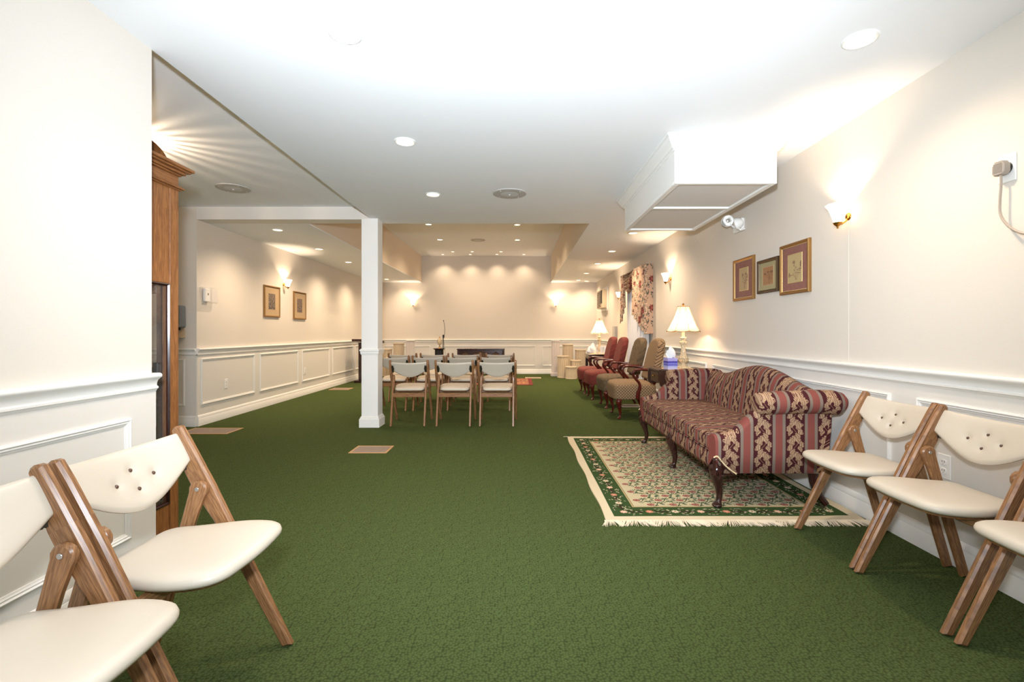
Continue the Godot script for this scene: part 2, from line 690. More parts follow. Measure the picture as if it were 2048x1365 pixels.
func rug_tex() -> ImageTexture:
	var ppm := 560.0
	var w := int(1.53 * ppm)
	var h := int(2.2 * ppm)
	var img := Image.create(w, h, false, Image.FORMAT_RGB8)
	var cream := Color(0.80, 0.74, 0.62)
	var green := Color(0.225, 0.30, 0.175)
	var field := Color(0.74, 0.69, 0.56)
	var rose := Color(0.55, 0.32, 0.265)
	var leaf := Color(0.27, 0.33, 0.23)
	var dark := Color(0.22, 0.16, 0.13)
	img.fill(cream)
	var e := int(0.06 * ppm)
	img.fill_rect(Rect2i(e, e, w - 2 * e, h - 2 * e), green)
	var g := int(0.205 * ppm)
	img.fill_rect(Rect2i(g, g, w - 2 * g, h - 2 * g), Color(0.70, 0.61, 0.45))
	var f0 := g + 5
	img.fill_rect(Rect2i(f0, f0, w - 2 * f0, h - 2 * f0), Color(0.36, 0.35, 0.22))
	f0 += 2
	img.fill_rect(Rect2i(f0, f0, w - 2 * f0, h - 2 * f0), field)
	var r := RandomNumberGenerator.new()
	r.seed = 21
	# field: half-drop rows of blossoms on stems
	var cw := 0.1425 * ppm
	var ch := 0.081 * ppm
	for j in int((h - 2 * f0) / ch) + 1:
		for i in range(-1, int((w - 2 * f0) / cw) + 2):
			var x := f0 + (i + (0.5 if j % 2 == 1 else 0.0)) * cw + cw * 0.3
			var y := f0 + j * ch + ch * 0.45
			if x < f0 + 4 or x > w - f0 - 4 or y > h - f0 - 8:
				continue
			var st := []
			for k in 9:
				var t := k / 8.0
				st.append(Vector2(x + cw * (0.08 + 0.42 * t) + 4 * sin(t * 6.0), y + ch * (0.45 - 1.0 * t)))
			for k in st.size():
				st[k].x = clampf(st[k].x, f0 + 2, w - f0 - 3)
				st[k].y = clampf(st[k].y, f0 + 2, h - f0 - 3)
			stroke(img, st, 1.5, leaf.darkened(0.25))
			for k in 22:
				var a := k * 2.4 + j
				var rr := 15.0 + (k % 4) * 7.0
				var lx := x + cw * 0.40 + cos(a) * rr * 0.9
				var ly := y + sin(a) * rr * 0.8
				if lx > f0 + 8 and lx < w - f0 - 8 and ly > f0 + 8 and ly < h - f0 - 8:
					dab(img, lx, ly, 7.0, 2.6, a + 0.5, leaf if k % 3 else leaf.lightened(0.18))
			dab(img, x, y, 16.5, 14.0, 0.0, field.lightened(0.12))
			dab(img, x, y, 14.0, 11.5, 0.0, rose)
			for k in 6:
				dab(img, x + cos(k * 1.047) * 7, y + sin(k * 1.047) * 6, 4.0, 3.2, k * 1.047, rose.lightened(0.14))
			dab(img, x, y, 3.2, 2.8, 0.0, rose.darkened(0.3))
	# border: blossoms, twigs and small petals on green
	var mid := (e + g) / 2.0
	var path := []
	var step := 0.155 * ppm
	for sd in 4:
		var L := (w if sd % 2 == 0 else h) - 2 * mid
		var k := int(round(L / step))
		for i in k:
			var t: float = mid + L * i / k
			path.append([Vector2(t, mid), Vector2(w - mid, t), Vector2(w - t, h - mid), Vector2(mid, h - t)][sd])
	for i in path.size():
		var p: Vector2 = path[i]
		var q: Vector2 = path[(i + 1) % path.size()]
		var d := (q - p).normalized()
		var nrm := Vector2(-d.y, d.x)
		for k in 7:
			var t := 0.28 + 0.08 * k
			var b := p.lerp(q, t)
			stroke(img, [b, b + nrm * (11 if k % 2 else -11) + d * 9], 2.0, dark)
			stroke(img, [p.lerp(q, t - 0.06), b], 2.2, dark)
		for k in 16:
			var b := p.lerp(q, r.randf_range(0.2, 0.85)) + nrm * r.randf_range(-30, 30)
			dab(img, b.x, b.y, 5.0, 1.9, (d + nrm * r.randf_range(-1, 1)).angle(), cream.darkened(r.randf_range(0.0, 0.2)))
		var c := cream if i % 3 == 0 else (Color(0.76, 0.50, 0.40) if i % 3 == 1 else Color(0.82, 0.66, 0.56))
		for k in 7:
			dab(img, p.x + cos(k * 0.9) * 8, p.y + sin(k * 0.9) * 8, 5.5, 4.0, k * 0.9, c)
		dab(img, p.x, p.y, 7, 7, 0, c)
		dab(img, p.x, p.y, 3.4, 3.4, 0, rose if i % 3 == 0 else c.lightened(0.25))
	var n := noise(0.5, 31, 1)
	for y in h:
		for x in w:
			var c := img.get_pixel(x, y)
			var t := 1.0 + 0.13 * n.get_noise_2d(x, y)
			img.set_pixel(x, y, Color(c.r * t, c.g * t, c.b * t))
	return tex(img)

func red_rug_tex() -> ImageTexture:
	var w := 256
	var h := 192
	var img := Image.create(w, h, false, Image.FORMAT_RGB8)
	img.fill(Color(0.42, 0.11, 0.09))
	img.fill_rect(Rect2i(12, 12, w - 24, h - 24), Color(0.55, 0.38, 0.27))
	var r := RandomNumberGenerator.new()
	r.seed = 3
	for k in 420:
		var c: Color = [Color(0.55, 0.12, 0.1), Color(0.2, 0.2, 0.16), Color(0.75, 0.6, 0.4), Color(0.62, 0.25, 0.15)][k % 4]
		dab(img, r.randf_range(16, w - 16), r.randf_range(16, h - 16), r.randf_range(2, 6), r.randf_range(1.5, 3.5), r.randf() * 3.0, c)
	return tex(img)

func chintz_tex() -> ImageTexture:
	var s := 384
	var img := Image.create(s, s, false, Image.FORMAT_RGB8)
	img.fill(Color(0.76, 0.63, 0.53))
	var r := RandomNumberGenerator.new()
	r.seed = 12
	for k in 60:
		var c: Color = [Color(0.30, 0.28, 0.27), Color(0.42, 0.40, 0.33), Color(0.50, 0.42, 0.34)][k % 3]
		dab(img, r.randf_range(0, s), r.randf_range(0, s), r.randf_range(12, 26), r.randf_range(5, 10), r.randf() * 3.14, c)
	for k in 17:
		var x := r.randf_range(0, s)
		var y := r.randf_range(0, s)
		var red := k % 4 == 0
		for q in 9:
			var a := q * 0.7
			var c := Color(0.55, 0.27, 0.23) if red else Color(0.84, 0.73, 0.63)
			dab(img, x + cos(a) * 26, y + sin(a) * 26, 18, 12, a, c.darkened(0.16 * (q % 3)))
		dab(img, x, y, 15, 13, 0, (Color(0.62, 0.34, 0.28) if red else Color(0.86, 0.74, 0.62)))
		dab(img, x + 3, y + 2, 6, 5, 0, Color(0.50, 0.30, 0.22))
	for k in 34:
		var c: Color = [Color(0.33, 0.31, 0.30), Color(0.45, 0.42, 0.36)][k % 2]
		dab(img, r.randf_range(0, s), r.randf_range(0, s), r.randf_range(9, 18), r.randf_range(4, 7), r.randf() * 3.14, c)
	return tex(img)

func sketch_tex(paper: Color, ink: Color, sd: int, engraving: bool) -> ImageTexture:
	var w := 128
	var h := 192
	var img := Image.create(w, h, false, Image.FORMAT_RGB8)
	img.fill(paper)
	var r := RandomNumberGenerator.new()
	r.seed = sd
	if engraving:
		var n := noise(0.045, sd, 4)
		for y in h:
			for x in w:
				var t := clampf(0.5 + 1.1 * n.get_noise_2d(x, y) + 0.25 * float(y) / h - 0.1, 0.0, 1.0)
				img.set_pixel(x, y, paper.lerp(ink, t))
	else:
		for b in 4:
			var p := Vector2(w * 0.55 + b * 4, h * 0.92)
			var pts := [p]
			var a := -PI / 2 + r.randf_range(-0.35, 0.35)
			for k in 14:
				a += r.randf_range(-0.28, 0.28)
				p += Vector2(cos(a), sin(a)) * 9.0
				pts.append(p)
				if k > 3 and k % 2 == 0:
					var sgn := 1.0 if k % 4 == 0 else -1.0
					dab(img, clampf(p.x + cos(a + sgn) * 9, 8, w - 9), clampf(p.y + sin(a + sgn) * 9, 8, h - 9), 7, 3, a + sgn, ink.lerp(paper, 0.45))
			for k in pts.size():
				pts[k] = Vector2(clampf(pts[k].x, 6, w - 7), clampf(pts[k].y, 8, h - 8))
			stroke(img, pts, 1.0, ink.lerp(paper, 0.25))
			var t: Vector2 = pts[-1]
			for q in 6:
				dab(img, clampf(t.x + cos(q * 1.05) * 8, 8, w - 9), clampf(t.y + sin(q * 1.05) * 8, 8, h - 9), 6, 3.5, q * 1.05, ink.lerp(paper, 0.4))
	return tex(img)

func tissue_tex() -> ImageTexture:
	var img := Image.create(64, 128, false, Image.FORMAT_RGB8)
	var n := noise(0.06, 8, 2)
	for y in 128:
		for x in 64:
			var t := y / 127.0 + 0.03 * n.get_noise_2d(x, y * 2)
			var c := Color(0.70, 0.66, 0.88)
			if t > 0.26 and t < 0.42:
				c = Color(0.30, 0.26, 0.66)
			elif t >= 0.42 and t < 0.55:
				c = Color(0.52, 0.52, 0.84)
			elif t >= 0.55 and t < 0.66:
				c = Color(0.38, 0.36, 0.74)
			elif t >= 0.66 and t < 0.8:
				c = Color(0.70, 0.71, 0.91)
			elif t >= 0.8:
				c = Color(0.83, 0.78, 0.90)
			img.set_pixel(x, y, c)
	return tex(img)

func stripes_tex() -> ImageTexture:
	# filter cloth behind the return grille: fine grey weave
	var img := Image.create(128, 128, false, Image.FORMAT_RGB8)
	var n := noise(0.3, 2, 2)
	for y in 128:
		for x in 128:
			var t := 0.90 + 0.05 * n.get_noise_2d(x, y) + (0.03 if (x % 4 < 2) != (y % 4 < 2) else 0.0)
			img.set_pixel(x, y, Color(0.97 * t, 0.95 * t, 0.93 * t))
	return tex(img)

# ------------------------------------------------------------------ materials
func mat(c: Color, rough := 0.6, t: Texture2D = null, sx := 1.0, sy := 1.0) -> StandardMaterial3D:
	var m := StandardMaterial3D.new()
	m.albedo_color = c
	m.roughness = rough
	m.metallic_specular = 0.5
	if t:
		m.albedo_texture = t
		m.uv1_scale = Vector3(1.0 / sx, 1.0 / sy, 1)
	return m

func glow(c: Color, e: float) -> StandardMaterial3D:
	var m := mat(Color(0.9, 0.9, 0.88), 0.4)
	m.emission_enabled = true
	m.emission = c
	m.emission_energy_multiplier = e
	return m

func make_materials() -> void:
	var W := Color(1, 1, 1)
	M.wall = mat(W, 0.75, weave_tex(Color(0.875, 0.842, 0.80), 0.012, 3), 0.25, 0.25)
	M.soffit = mat(W, 0.75, weave_tex(Color(0.90, 0.84, 0.765), 0.015, 13), 0.25, 0.25)
	M.wain = mat(Color(0.90, 0.88, 0.85), 0.55)
	M.trim = mat(Color(0.93, 0.92, 0.90), 0.35)
	M.white = mat(Color(0.95, 0.945, 0.93), 0.4)
	M.ceil = mat(Color(0.965, 0.968, 0.975), 0.85)
	var cm := carpet_maps()
	M.carpet = mat(W, 0.95, cm[0], 0.32, 0.32)
	M.carpet.normal_enabled = true
	M.carpet.normal_texture = cm[1]
	M.carpet.normal_scale = 0.8
	M.carpet.metallic_specular = 0.1
	M.oak = mat(W, 0.32, wood_tex(Color(0.43, 0.29, 0.185), Color(0.67, 0.49, 0.325), 2), 0.15, 0.6)
	M.vinyl = mat(Color(0.80, 0.755, 0.69), 0.38)
	M.button = mat(Color(0.34, 0.24, 0.18), 0.3)
	M.bracket = mat(Color(0.16, 0.15, 0.10), 0.45)
	M.steel = mat(Color(0.75, 0.74, 0.72), 0.3)
	M.steel.metallic = 0.9
	M.mahog = mat(W, 0.18, wood_tex(Color(0.21, 0.06, 0.045), Color(0.40, 0.12, 0.085), 5), 0.2, 0.7)
	M.dark = mat(W, 0.22, wood_tex(Color(0.14, 0.07, 0.06), Color(0.25, 0.125, 0.10), 8), 0.2, 0.7)
	M.tablewood = mat(W, 0.3, wood_tex(Color(0.15, 0.085, 0.06), Color(0.30, 0.17, 0.11), 11), 0.2, 0.7)
	M.clockwood = mat(W, 0.35, wood_tex(Color(0.48, 0.30, 0.17), Color(0.67, 0.45, 0.26), 17), 0.3, 0.9)
	M.figured = mat(W, 0.3, wood_tex(Color(0.16, 0.075, 0.045), Color(0.40, 0.21, 0.12), 19, 0.55), 0.2, 0.5)
	M.brocade = mat(W, 0.8, brocade_tex(), 0.2, 0.2)
	M.brocade.metallic_specular = 0.25
	M.red = mat(W, 0.85, plush_tex(Color(0.43, 0.165, 0.135), 0.18, 3), 0.3, 0.3)
	M.olive = mat(W, 0.8, plush_tex(Color(0.36, 0.29, 0.20), 0.20, 6), 0.3, 0.3)
	M.lattice = mat(W, 0.85, lattice_tex(), 0.15, 0.15)
	M.rug = mat(W, 0.95, rug_tex())
	M.rug.metallic_specular = 0.1
	M.redrug = mat(W, 0.95, red_rug_tex())
	M.fringe = mat(Color(0.86, 0.80, 0.70), 0.9)
	M.chintz = mat(W, 0.8, chintz_tex(), 0.45, 0.45)
	M.chintz.cull_mode = BaseMaterial3D.CULL_DISABLED
	M.sheer = mat(Color(0.93, 0.93, 0.94), 0.8)
	M.sheer.backlight_enabled = true
	M.sheer.backlight = Color(0.3, 0.3, 0.3)
	M.brass = mat(Color(0.72, 0.52, 0.24), 0.22)
	M.brass.metallic = 1.0
	M.gold = mat(Color(0.63, 0.48, 0.29), 0.38)
	M.gold.metallic = 0.75
	M.goldbead = mat(Color(0.88, 0.76, 0.52), 0.3)
	M.goldbead.metallic = 0.6
	M.darkgold = mat(Color(0.33, 0.25, 0.16), 0.4)
	M.darkgold.metallic = 0.4
	M.mauve = mat(W, 0.85, plush_tex(Color(0.55, 0.33, 0.28), 0.10, 41), 0.2, 0.2)
	M.sagemat = mat(Color(0.66, 0.60, 0.42), 0.85)
	M.tanmat = mat(Color(0.74, 0.62, 0.46), 0.85)
	M.print1 = mat(W, 0.8, sketch_tex(Color(0.72, 0.61, 0.43), Color(0.38, 0.20, 0.15), 5, false))
	M.print2 = mat(W, 0.8, sketch_tex(Color(0.66, 0.46, 0.27), Color(0.32, 0.17, 0.10), 9, false))
	M.print3 = mat(W, 0.8, sketch_tex(Color(0.74, 0.64, 0.44), Color(0.42, 0.22, 0.17), 15, false))
	M.print4 = mat(W, 0.8, sketch_tex(Color(0.62, 0.52, 0.42), Color(0.22, 0.17, 0.15), 25, true))
	M.print5 = mat(W, 0.8, sketch_tex(Color(0.62, 0.50, 0.42), Color(0.27, 0.20, 0.18), 35, true))
	M.glass = mat(Color(0.9, 0.95, 0.95, 0.03), 0.03)
	M.glass.transparency = BaseMaterial3D.TRANSPARENCY_ALPHA
	M.artglass = mat(Color(0.9, 0.95, 0.95, 0.02), 0.03)
	M.artglass.transparency = BaseMaterial3D.TRANSPARENCY_ALPHA
	M.artglass.metallic_specular = 0.15
	M.plastic_clear = mat(Color(0.95, 0.95, 0.97, 0.16), 0.08)
	M.plastic_clear.transparency = BaseMaterial3D.TRANSPARENCY_ALPHA
	M.milk = mat(Color(0.97, 0.95, 0.90), 0.35)
	M.milk.backlight_enabled = true
	M.milk.backlight = Color(1.0, 0.97, 0.92)
	M.milk.cull_mode = BaseMaterial3D.CULL_DISABLED
	M.shade = mat(Color(0.90, 0.82, 0.70), 0.8)
	M.shade.backlight_enabled = true
	M.shade.backlight = Color(1.0, 0.88, 0.72)
	M.shade.cull_mode = BaseMaterial3D.CULL_DISABLED
	M.shadetrim = mat(Color(0.52, 0.36, 0.20), 0.7)
	M.ivory = mat(W, 0.35, plush_tex(Color(0.80, 0.73, 0.60), 0.16, 51), 0.1, 0.1)
	M.lens = glow(Color(1.0, 0.90, 0.74), 4.0)
	M.bulb = glow(Color(1.0, 0.88, 0.66), 7.0)
	M.black = mat(Color(0.03, 0.03, 0.032), 0.35)
	M.speaker = mat(Color(0.76, 0.74, 0.72), 0.6)
	M.cone = mat(Color(0.82, 0.82, 0.82), 0.6)
	M.ventframe = mat(Color(0.72, 0.56, 0.38), 0.5)
	M.vent = mat(Color(0.60, 0.53, 0.48), 0.5)
	M.filter = mat(W, 0.9, stripes_tex(), 0.05, 0.05)
	M.cord = mat(Color(0.72, 0.66, 0.60), 0.5)
	M.plug = mat(Color(0.62, 0.58, 0.54), 0.55)
	M.grey = mat(Color(0.55, 0.56, 0.57), 0.4)
	M.plinth = mat(Color(0.82, 0.745, 0.64), 0.6)
	M.plinthw = mat(Color(0.86, 0.82, 0.80), 0.6)
	M.tissue = mat(Color(0.96, 0.96, 0.96), 0.9)
	M.tissuebox = mat(W, 0.5, tissue_tex())
	M.acbrown = mat(Color(0.36, 0.27, 0.19), 0.5)
	M.beige = mat(Color(0.84, 0.76, 0.64), 0.5)
	M.slot = mat(Color(0.12, 0.11, 0.10), 0.6)
	M.doily = mat(Color(0.86, 0.76, 0.60), 0.9)
	M.cane = mat(Color(0.58, 0.45, 0.34), 0.7)

# ------------------------------------------------------------------ the room
func sbox(called: String, x0: float, x1: float, y0: float, y1: float, d0: float, d1: float, m: Material) -> MeshInstance3D:
	var st := sn()
	box(st, Vector3(x0, y0, -d0), Vector3(x1, y1, -d1))
	return struct(called, st, m)

const RAIL := [Vector2(0, 0.838), Vector2(0.012, 0.838), Vector2(0.015, 0.846), Vector2(0.021, 0.850), Vector2(0.021, 0.858), Vector2(0.013, 0.863), Vector2(0.014, 0.876), Vector2(0.019, 0.888), Vector2(0.029, 0.898), Vector2(0.037, 0.904), Vector2(0.039, 0.912), Vector2(0.036, 0.919), Vector2(0.028, 0.923), Vector2(0, 0.923)]
const BASE := [Vector2(0, 0), Vector2(0.016, 0), Vector2(0.016, 0.088), Vector2(0.013, 0.092), Vector2(0.014, 0.104), Vector2(0.009, 0.114), Vector2(0.006, 0.124), Vector2(0, 0.128)]
const MOULD := [Vector2(0, 0), Vector2(0.001, 0.010), Vector2(0.008, 0.014), Vector2(0.014, 0.009), Vector2(0.019, 0.010), Vector2(0.024, 0.006), Vector2(0.030, 0.004), Vector2(0.030, 0)]

func wall_xf(side: String, pos: float) -> Transform3D:
	match side:
		"right":
			return Transform3D(Basis(Vector3(-1, 0, 0), Vector3.UP, Vector3(0, 0, -1)), Vector3(pos, 0, 0))
		"left":
			return Transform3D(Basis(Vector3(1, 0, 0), Vector3.UP, Vector3(0, 0, 1)), Vector3(pos, 0, 0))
	return Transform3D(Basis(Vector3(0, 0, 1), Vector3.UP, Vector3(-1, 0, 0)), Vector3(0, 0, -pos))

# a0..a1: along depth for side walls, along x for walls facing the camera
func dado(wall: MeshInstance3D, side: String, pos: float, a0: float, a1: float, panels: Array, ptop: float, pbot: float, n: int, word: String) -> void:
	var xf := wall_xf(side, pos)
	var z0 := a0
	var z1 := a1
	if side != "right":
		z0 = -a1
		z1 = -a0
	var st := sn()
	prism(st, [Vector2(0, 0), Vector2(0.008, 0), Vector2(0.008, 0.85), Vector2(0, 0.85)], z0, z1, xf)
	part(wall, "wainscot", st, M.wain)
	st = sn()
	prism(st, RAIL, z0, z1, xf)
	var t := struct("trim_%d" % n, st, M.trim)
	t.set_meta("label", "white moulded chair rail along " + word)
	st = sn()
	prism(st, BASE, z0, z1, xf * xlate(Vector3(0.008, 0, 0)))
	var b := struct("baseboard_" + word.replace("the ", "").replace(" ", "_"), st, M.trim)
	b.set_meta("label", "white painted baseboard along " + word)
	for p in panels:
		st = sn()
		frame(st, Vector3.ZERO, absf(p[1] - p[0]), ptop - pbot, MOULD)
		var o := part(wall, "panel_moulding", st, M.trim)
		var c: float = (p[0] + p[1]) / 2.0
		var y := (ptop + pbot) / 2.0
		if side == "right":
			o.position = Vector3(pos - 0.008, y, -c)
			o.rotation.y = -PI / 2
		elif side == "left":
			o.position = Vector3(pos + 0.008, y, -c)
			o.rotation.y = PI / 2
		else:
			o.position = Vector3(c, y, -pos + 0.008)

func build_room() -> void:
	sbox("floor", -5.15, 2.25, -0.15, 0, -2.35, 12.75, M.carpet)
	var wr := sbox("wall_right", WR, 2.25, 0, 3.3, -2.2, 12.75, M.wall)
	dado(wr, "right", WR, -2.2, DF, [[-2.3 + 0.2, -0.12], [0.06, 2.461], [2.635, 5.035], [5.21, 7.25], [9.05, 10.7], [10.87, 12.4]], 0.772, 0.225, 1, "the right wall")
	var wf := sbox("wall_far", -3.95, WR, 0, 3.3, DF, 12.75, M.wall)
	dado(wf, "far", DF, WL, WR, [[-3.6, -2.35], [-2.17, 0.47], [0.65, 1.9]], 0.75, 0.215, 2, "the far wall")
	var wl := sbox("wall_left", -3.95, WL, 0, 3.3, 5.557, DF, M.wall)
	dado(wl, "left", WL, 5.557, DF, [[5.62, 6.76], [6.9, 8.1], [8.25, 9.44], [9.6, 10.8], [10.95, 12.4]], 0.80, 0.245, 3, "the left wall")
	var wa := sbox("wall_alcove_back", -5.15, -3.95, 0, 2.75, 5.557, 5.77, M.wall)
	dado(wa, "far", 5.557, -5.0, WL, [[-4.95, -3.93]], 0.80, 0.245, 4, "the alcove wall")
	sbox("wall_alcove_left", -5.15, -5.0, 0, 2.75, 2.07, 5.557, M.wall)
	sbox("wall_alcove_near", -5.0, -1.85, 0, 2.75, 2.07, 2.2, M.wall)
	var wn := sbox("wall_near_left", -1.85, WN, 0, 2.75, -2.2, 2.22, M.wall)
	dado(wn, "left", WN, -2.2, 2.235, [[-1.9, 0.02], [0.2, 2.085]], 0.735, 0.2, 5, "the near left wall")
	sbox("wall_back", -1.85, 2.25, 0, 2.75, -2.35, -2.2, M.wall)
	sbox("ceiling", WN, WR, CH, 2.62, -2.2, 5.77, M.ceil)
	sbox("ceiling_alcove", -5.0, WN, CA, 2.75, 2.2, 5.557, M.ceil)
	sbox("ceiling_tray", -2.58, 0.88, CT, 3.3, 5.77, DF, M.ceil)
	sbox("trim_header", WL, WN, CH, 2.75, 5.557, 5.77, M.wain).set_meta("label", "cream header beam running from the left wall to the column")
	sbox("wall_tray_front", -2.58, 0.88, 2.62, 3.3, 5.62, 5.77, M.soffit)
	sbox("wall_soffit_left", WL, -2.58, CH + 0.012, 3.3, 5.77, DF, M.soffit)
	sbox("wall_soffit_right", 0.88, WR, CH + 0.012, 3.3, 5.77, DF, M.soffit)
	sbox("ceiling_soffit_left", WL, -2.582, CH, CH + 0.012, 5.77, DF, M.ceil)
	sbox("ceiling_soffit_right", 0.882, WR, CH, CH + 0.012, 5.77, DF, M.ceil)
	# the square column under the beam
	var c := thing("column", "square white column with a moulded base under the beam", "column", Vector3(-1.738, 0, -5.60))
	var st := sn()
	box(st, Vector3(-0.0965, 0.0, -0.0965), Vector3(0.0965, CH, 0.0965), 0.004)
	part(c, "shaft", st, M.white)
	st = sn()
	for l in [[0.118, 0.0, 0.098], [0.113, 0.098, 0.108], [0.108, 0.108, 0.120], [0.102, 0.120, 0.130]]:
		box(st, Vector3(-l[0], l[1], -l[0]), Vector3(l[0], l[2], l[0]), 0.002)
	part(c, "base", st, M.white)
	st = sn()
	for l in [[0.102, 0.852, 0.864], [0.107, 0.864, 0.892], [0.114, 0.892, 0.912], [0.107, 0.912, 0.920]]:
		box(st, Vector3(-l[0], l[1], -l[0]), Vector3(l[0], l[2], l[0]), 0.002)
	part(c, "rail_band", st, M.white)

# ------------------------------------------------------------------ ceiling fittings
func downlight(x: float, y: float, d: float, r: float, label: String, group: String) -> void:
	var t := thing("downlight", label, "light", Vector3(x, y, -d), 0.0, group)
	var st := sn()
	lathe_sharp(st, Vector3.ZERO, [Vector2(r, 0), Vector2(r, -0.004), Vector2(r * 0.9, -0.008), Vector2(r * 0.80, -0.003)], 28)
	part(t, "trim_ring", st, M.white)
	st = sn()
	lathe(st, Vector3.ZERO, [Vector2(r * 0.80, -0.0025), Vector2(0.0, -0.0025)], 28, false, false)
	part(t, "lens", st, M.lens)
	var l := SpotLight3D.new()
	l.name = "light"
	l.position = Vector3(0, -0.02, 0)
	l.rotation.x = -PI / 2
	l.light_color = WARM
	l.light_energy = DOWN * (0.55 if d < 5.0 else (0.30 if r < 0.06 else (0.35 if d > 11.7 else 1.0)))
	l.light_size = r * 0.7
	l.spot_range = 20.0
	l.spot_angle = 72.0 if r > 0.06 else 58.0
	l.spot_attenuation = 2.0
	l.spot_angle_attenuation = 1.0
	l.shadow_enabled = true
	t.add_child(l)

func speaker(x: float, y: float, d: float, label: String) -> void:
	var t := thing("ceiling_speaker", label, "speaker", Vector3(x, y, -d), 0.0, "round ceiling speakers")
	var st := sn()
	lathe_sharp(st, Vector3.ZERO, [Vector2(0.16, 0), Vector2(0.16, -0.006), Vector2(0.15, -0.009), Vector2(0.085, -0.010)], 40)
	part(t, "grille_rim", st, M.speaker)
	st = sn()
	lathe(st, Vector3.ZERO, [Vector2(0.085, -0.010), Vector2(0.05, -0.013), Vector2(0.0, -0.014)], 32, false, false)
	part(t, "grille", st, M.cone)
	st = sn()
	lathe(st, Vector3.ZERO, [Vector2(0.010, -0.0135), Vector2(0.008, -0.018), Vector2(0.0, -0.019)], 12, false, false)
	part(t, "centre_cap", st, M.white)
	for k in 4:
		st = sn()
		var a := k * PI / 2 + 0.7
		lathe(st, Vector3(cos(a) * 0.13, 0, sin(a) * 0.13), [Vector2(0.005, -0.009), Vector2(0.004, -0.012), Vector2(0, -0.0125)], 8, false, false)
		part(t, "screw", st, M.white)

func build_ceiling_fittings() -> void:
	for e in [[-0.773, 2.10, "round recessed downlight in the low ceiling, right over the beige folding chairs by the clock"], [1.557, 2.14, "round recessed downlight between the hanging white box and the wall plug"], [-0.79, 3.285, "round recessed downlight in the low ceiling, middle one of three toward the column"], [-0.822, 4.547, "round recessed downlight in the low ceiling beside the round speaker"]]:
		downlight(e[0], CH, e[1], 0.073, e[2], "downlights in the low ceiling")
	var nth := ["first", "second", "third", "fourth", "fifth", "sixth", "seventh"]
	for i in 5:
		downlight(1.545, CH, [12.02, 10.62, 9.13, 7.73, 6.31][i], 0.070, "small downlight, %s from the end wall in the soffit row above the armchairs" % nth[i], "downlights above the armchairs")
	for e in [[1.79, 12.25, "in the corner above the air conditioner"], [1.15, 12.25, "above the white plinth on the sofa side"]]:
		downlight(e[0], CH, e[1], 0.065, "small downlight close to the end wall, " + e[2], "downlights above the beige plinths")
	var lrow := [[-3.02, 12.25], [-3.3, 11.8], [-3.22, 10.4], [-3.22, 8.93], [-3.19, 7.53], [-3.13, 6.12]]
	for i in 6:
		downlight(lrow[i][0], CH, lrow[i][1], 0.070, "small downlight, %s from the end wall in the soffit row by the engravings" % nth[i], "downlights by the engravings")
	for e in [[-1.69, 8.88, "lectern side, farther from the end wall"], [-0.015, 8.91, "armchair side, farther from the end wall"], [-1.72, 10.35, "lectern side, beside the round speaker"], [-0.015, 10.38, "armchair side, beside the round speaker"]]:
		downlight(e[0], CT, e[1], 0.068, "downlight in the raised ceiling, " + e[2], "large downlights in the raised ceiling")
	var tiny := [[-1.97, 12.3], [-1.25, 12.3], [-0.55, 12.3], [0.155, 12.3], [-1.65, 11.88], [-1.158, 11.88], [-0.43, 11.88]]
	for i in 7:
		downlight(tiny[i][0], CT, tiny[i][1], 0.045, "tiny ceiling spotlight, %s from the lectern side in the row %s the end wall" % [nth[i % 4], "nearest" if i < 4 else "second from"], "tiny wall washing spotlights")
	speaker(-0.08, CH, 4.514, "round grey ceiling speaker in the low white ceiling")
	speaker(-2.93, CA, 4.836, "round grey ceiling speaker in the alcove ceiling near the clock")
	speaker(-0.887, CT, 10.4, "round ceiling speaker in the raised ceiling between the downlights")
	# alcove lamp: a ribbed glass dish that throws rays across the ceiling, mostly hidden by the near wall
	var t := thing("ceiling_lamp", "ribbed glass ceiling lamp in the alcove behind the clock", "lamp", Vector3(-2.95, CA, -3.55))
	var st := sn()
	lathe_sharp(st, Vector3.ZERO, [Vector2(0.06, 0), Vector2(0.06, -0.012), Vector2(0.02, -0.02), Vector2(0.012, -0.09)], 20)
	part(t, "canopy", st, M.brass)
	for k in 22:
		st = sn()
		var a := TAU * k / 22.0
		var o := Vector3(cos(a), 0, sin(a))
		tube(st, [o * 0.12 + Vector3(0, -0.07, 0), o * 0.13 + Vector3(0, -0.12, 0), o * 0.09 + Vector3(0, -0.18, 0), o * 0.02 + Vector3(0, -0.21, 0)], [Vector2(0.006, 0.004)], o.cross(Vector3.UP), 6)
		part(t, "rib", st, M.brass)
	st = sn()
	lathe(st, Vector3(0, -0.16, 0), [Vector2(0, 0), Vector2(0.02, 0.01), Vector2(0.028, 0.03), Vector2(0.02, 0.055), Vector2(0.008, 0.07)], 14)
	part(t, "bulb", st, M.bulb)
	lamp_omni(t, Vector3(0, -0.125, 0), 0.65, WARM, 0.015)

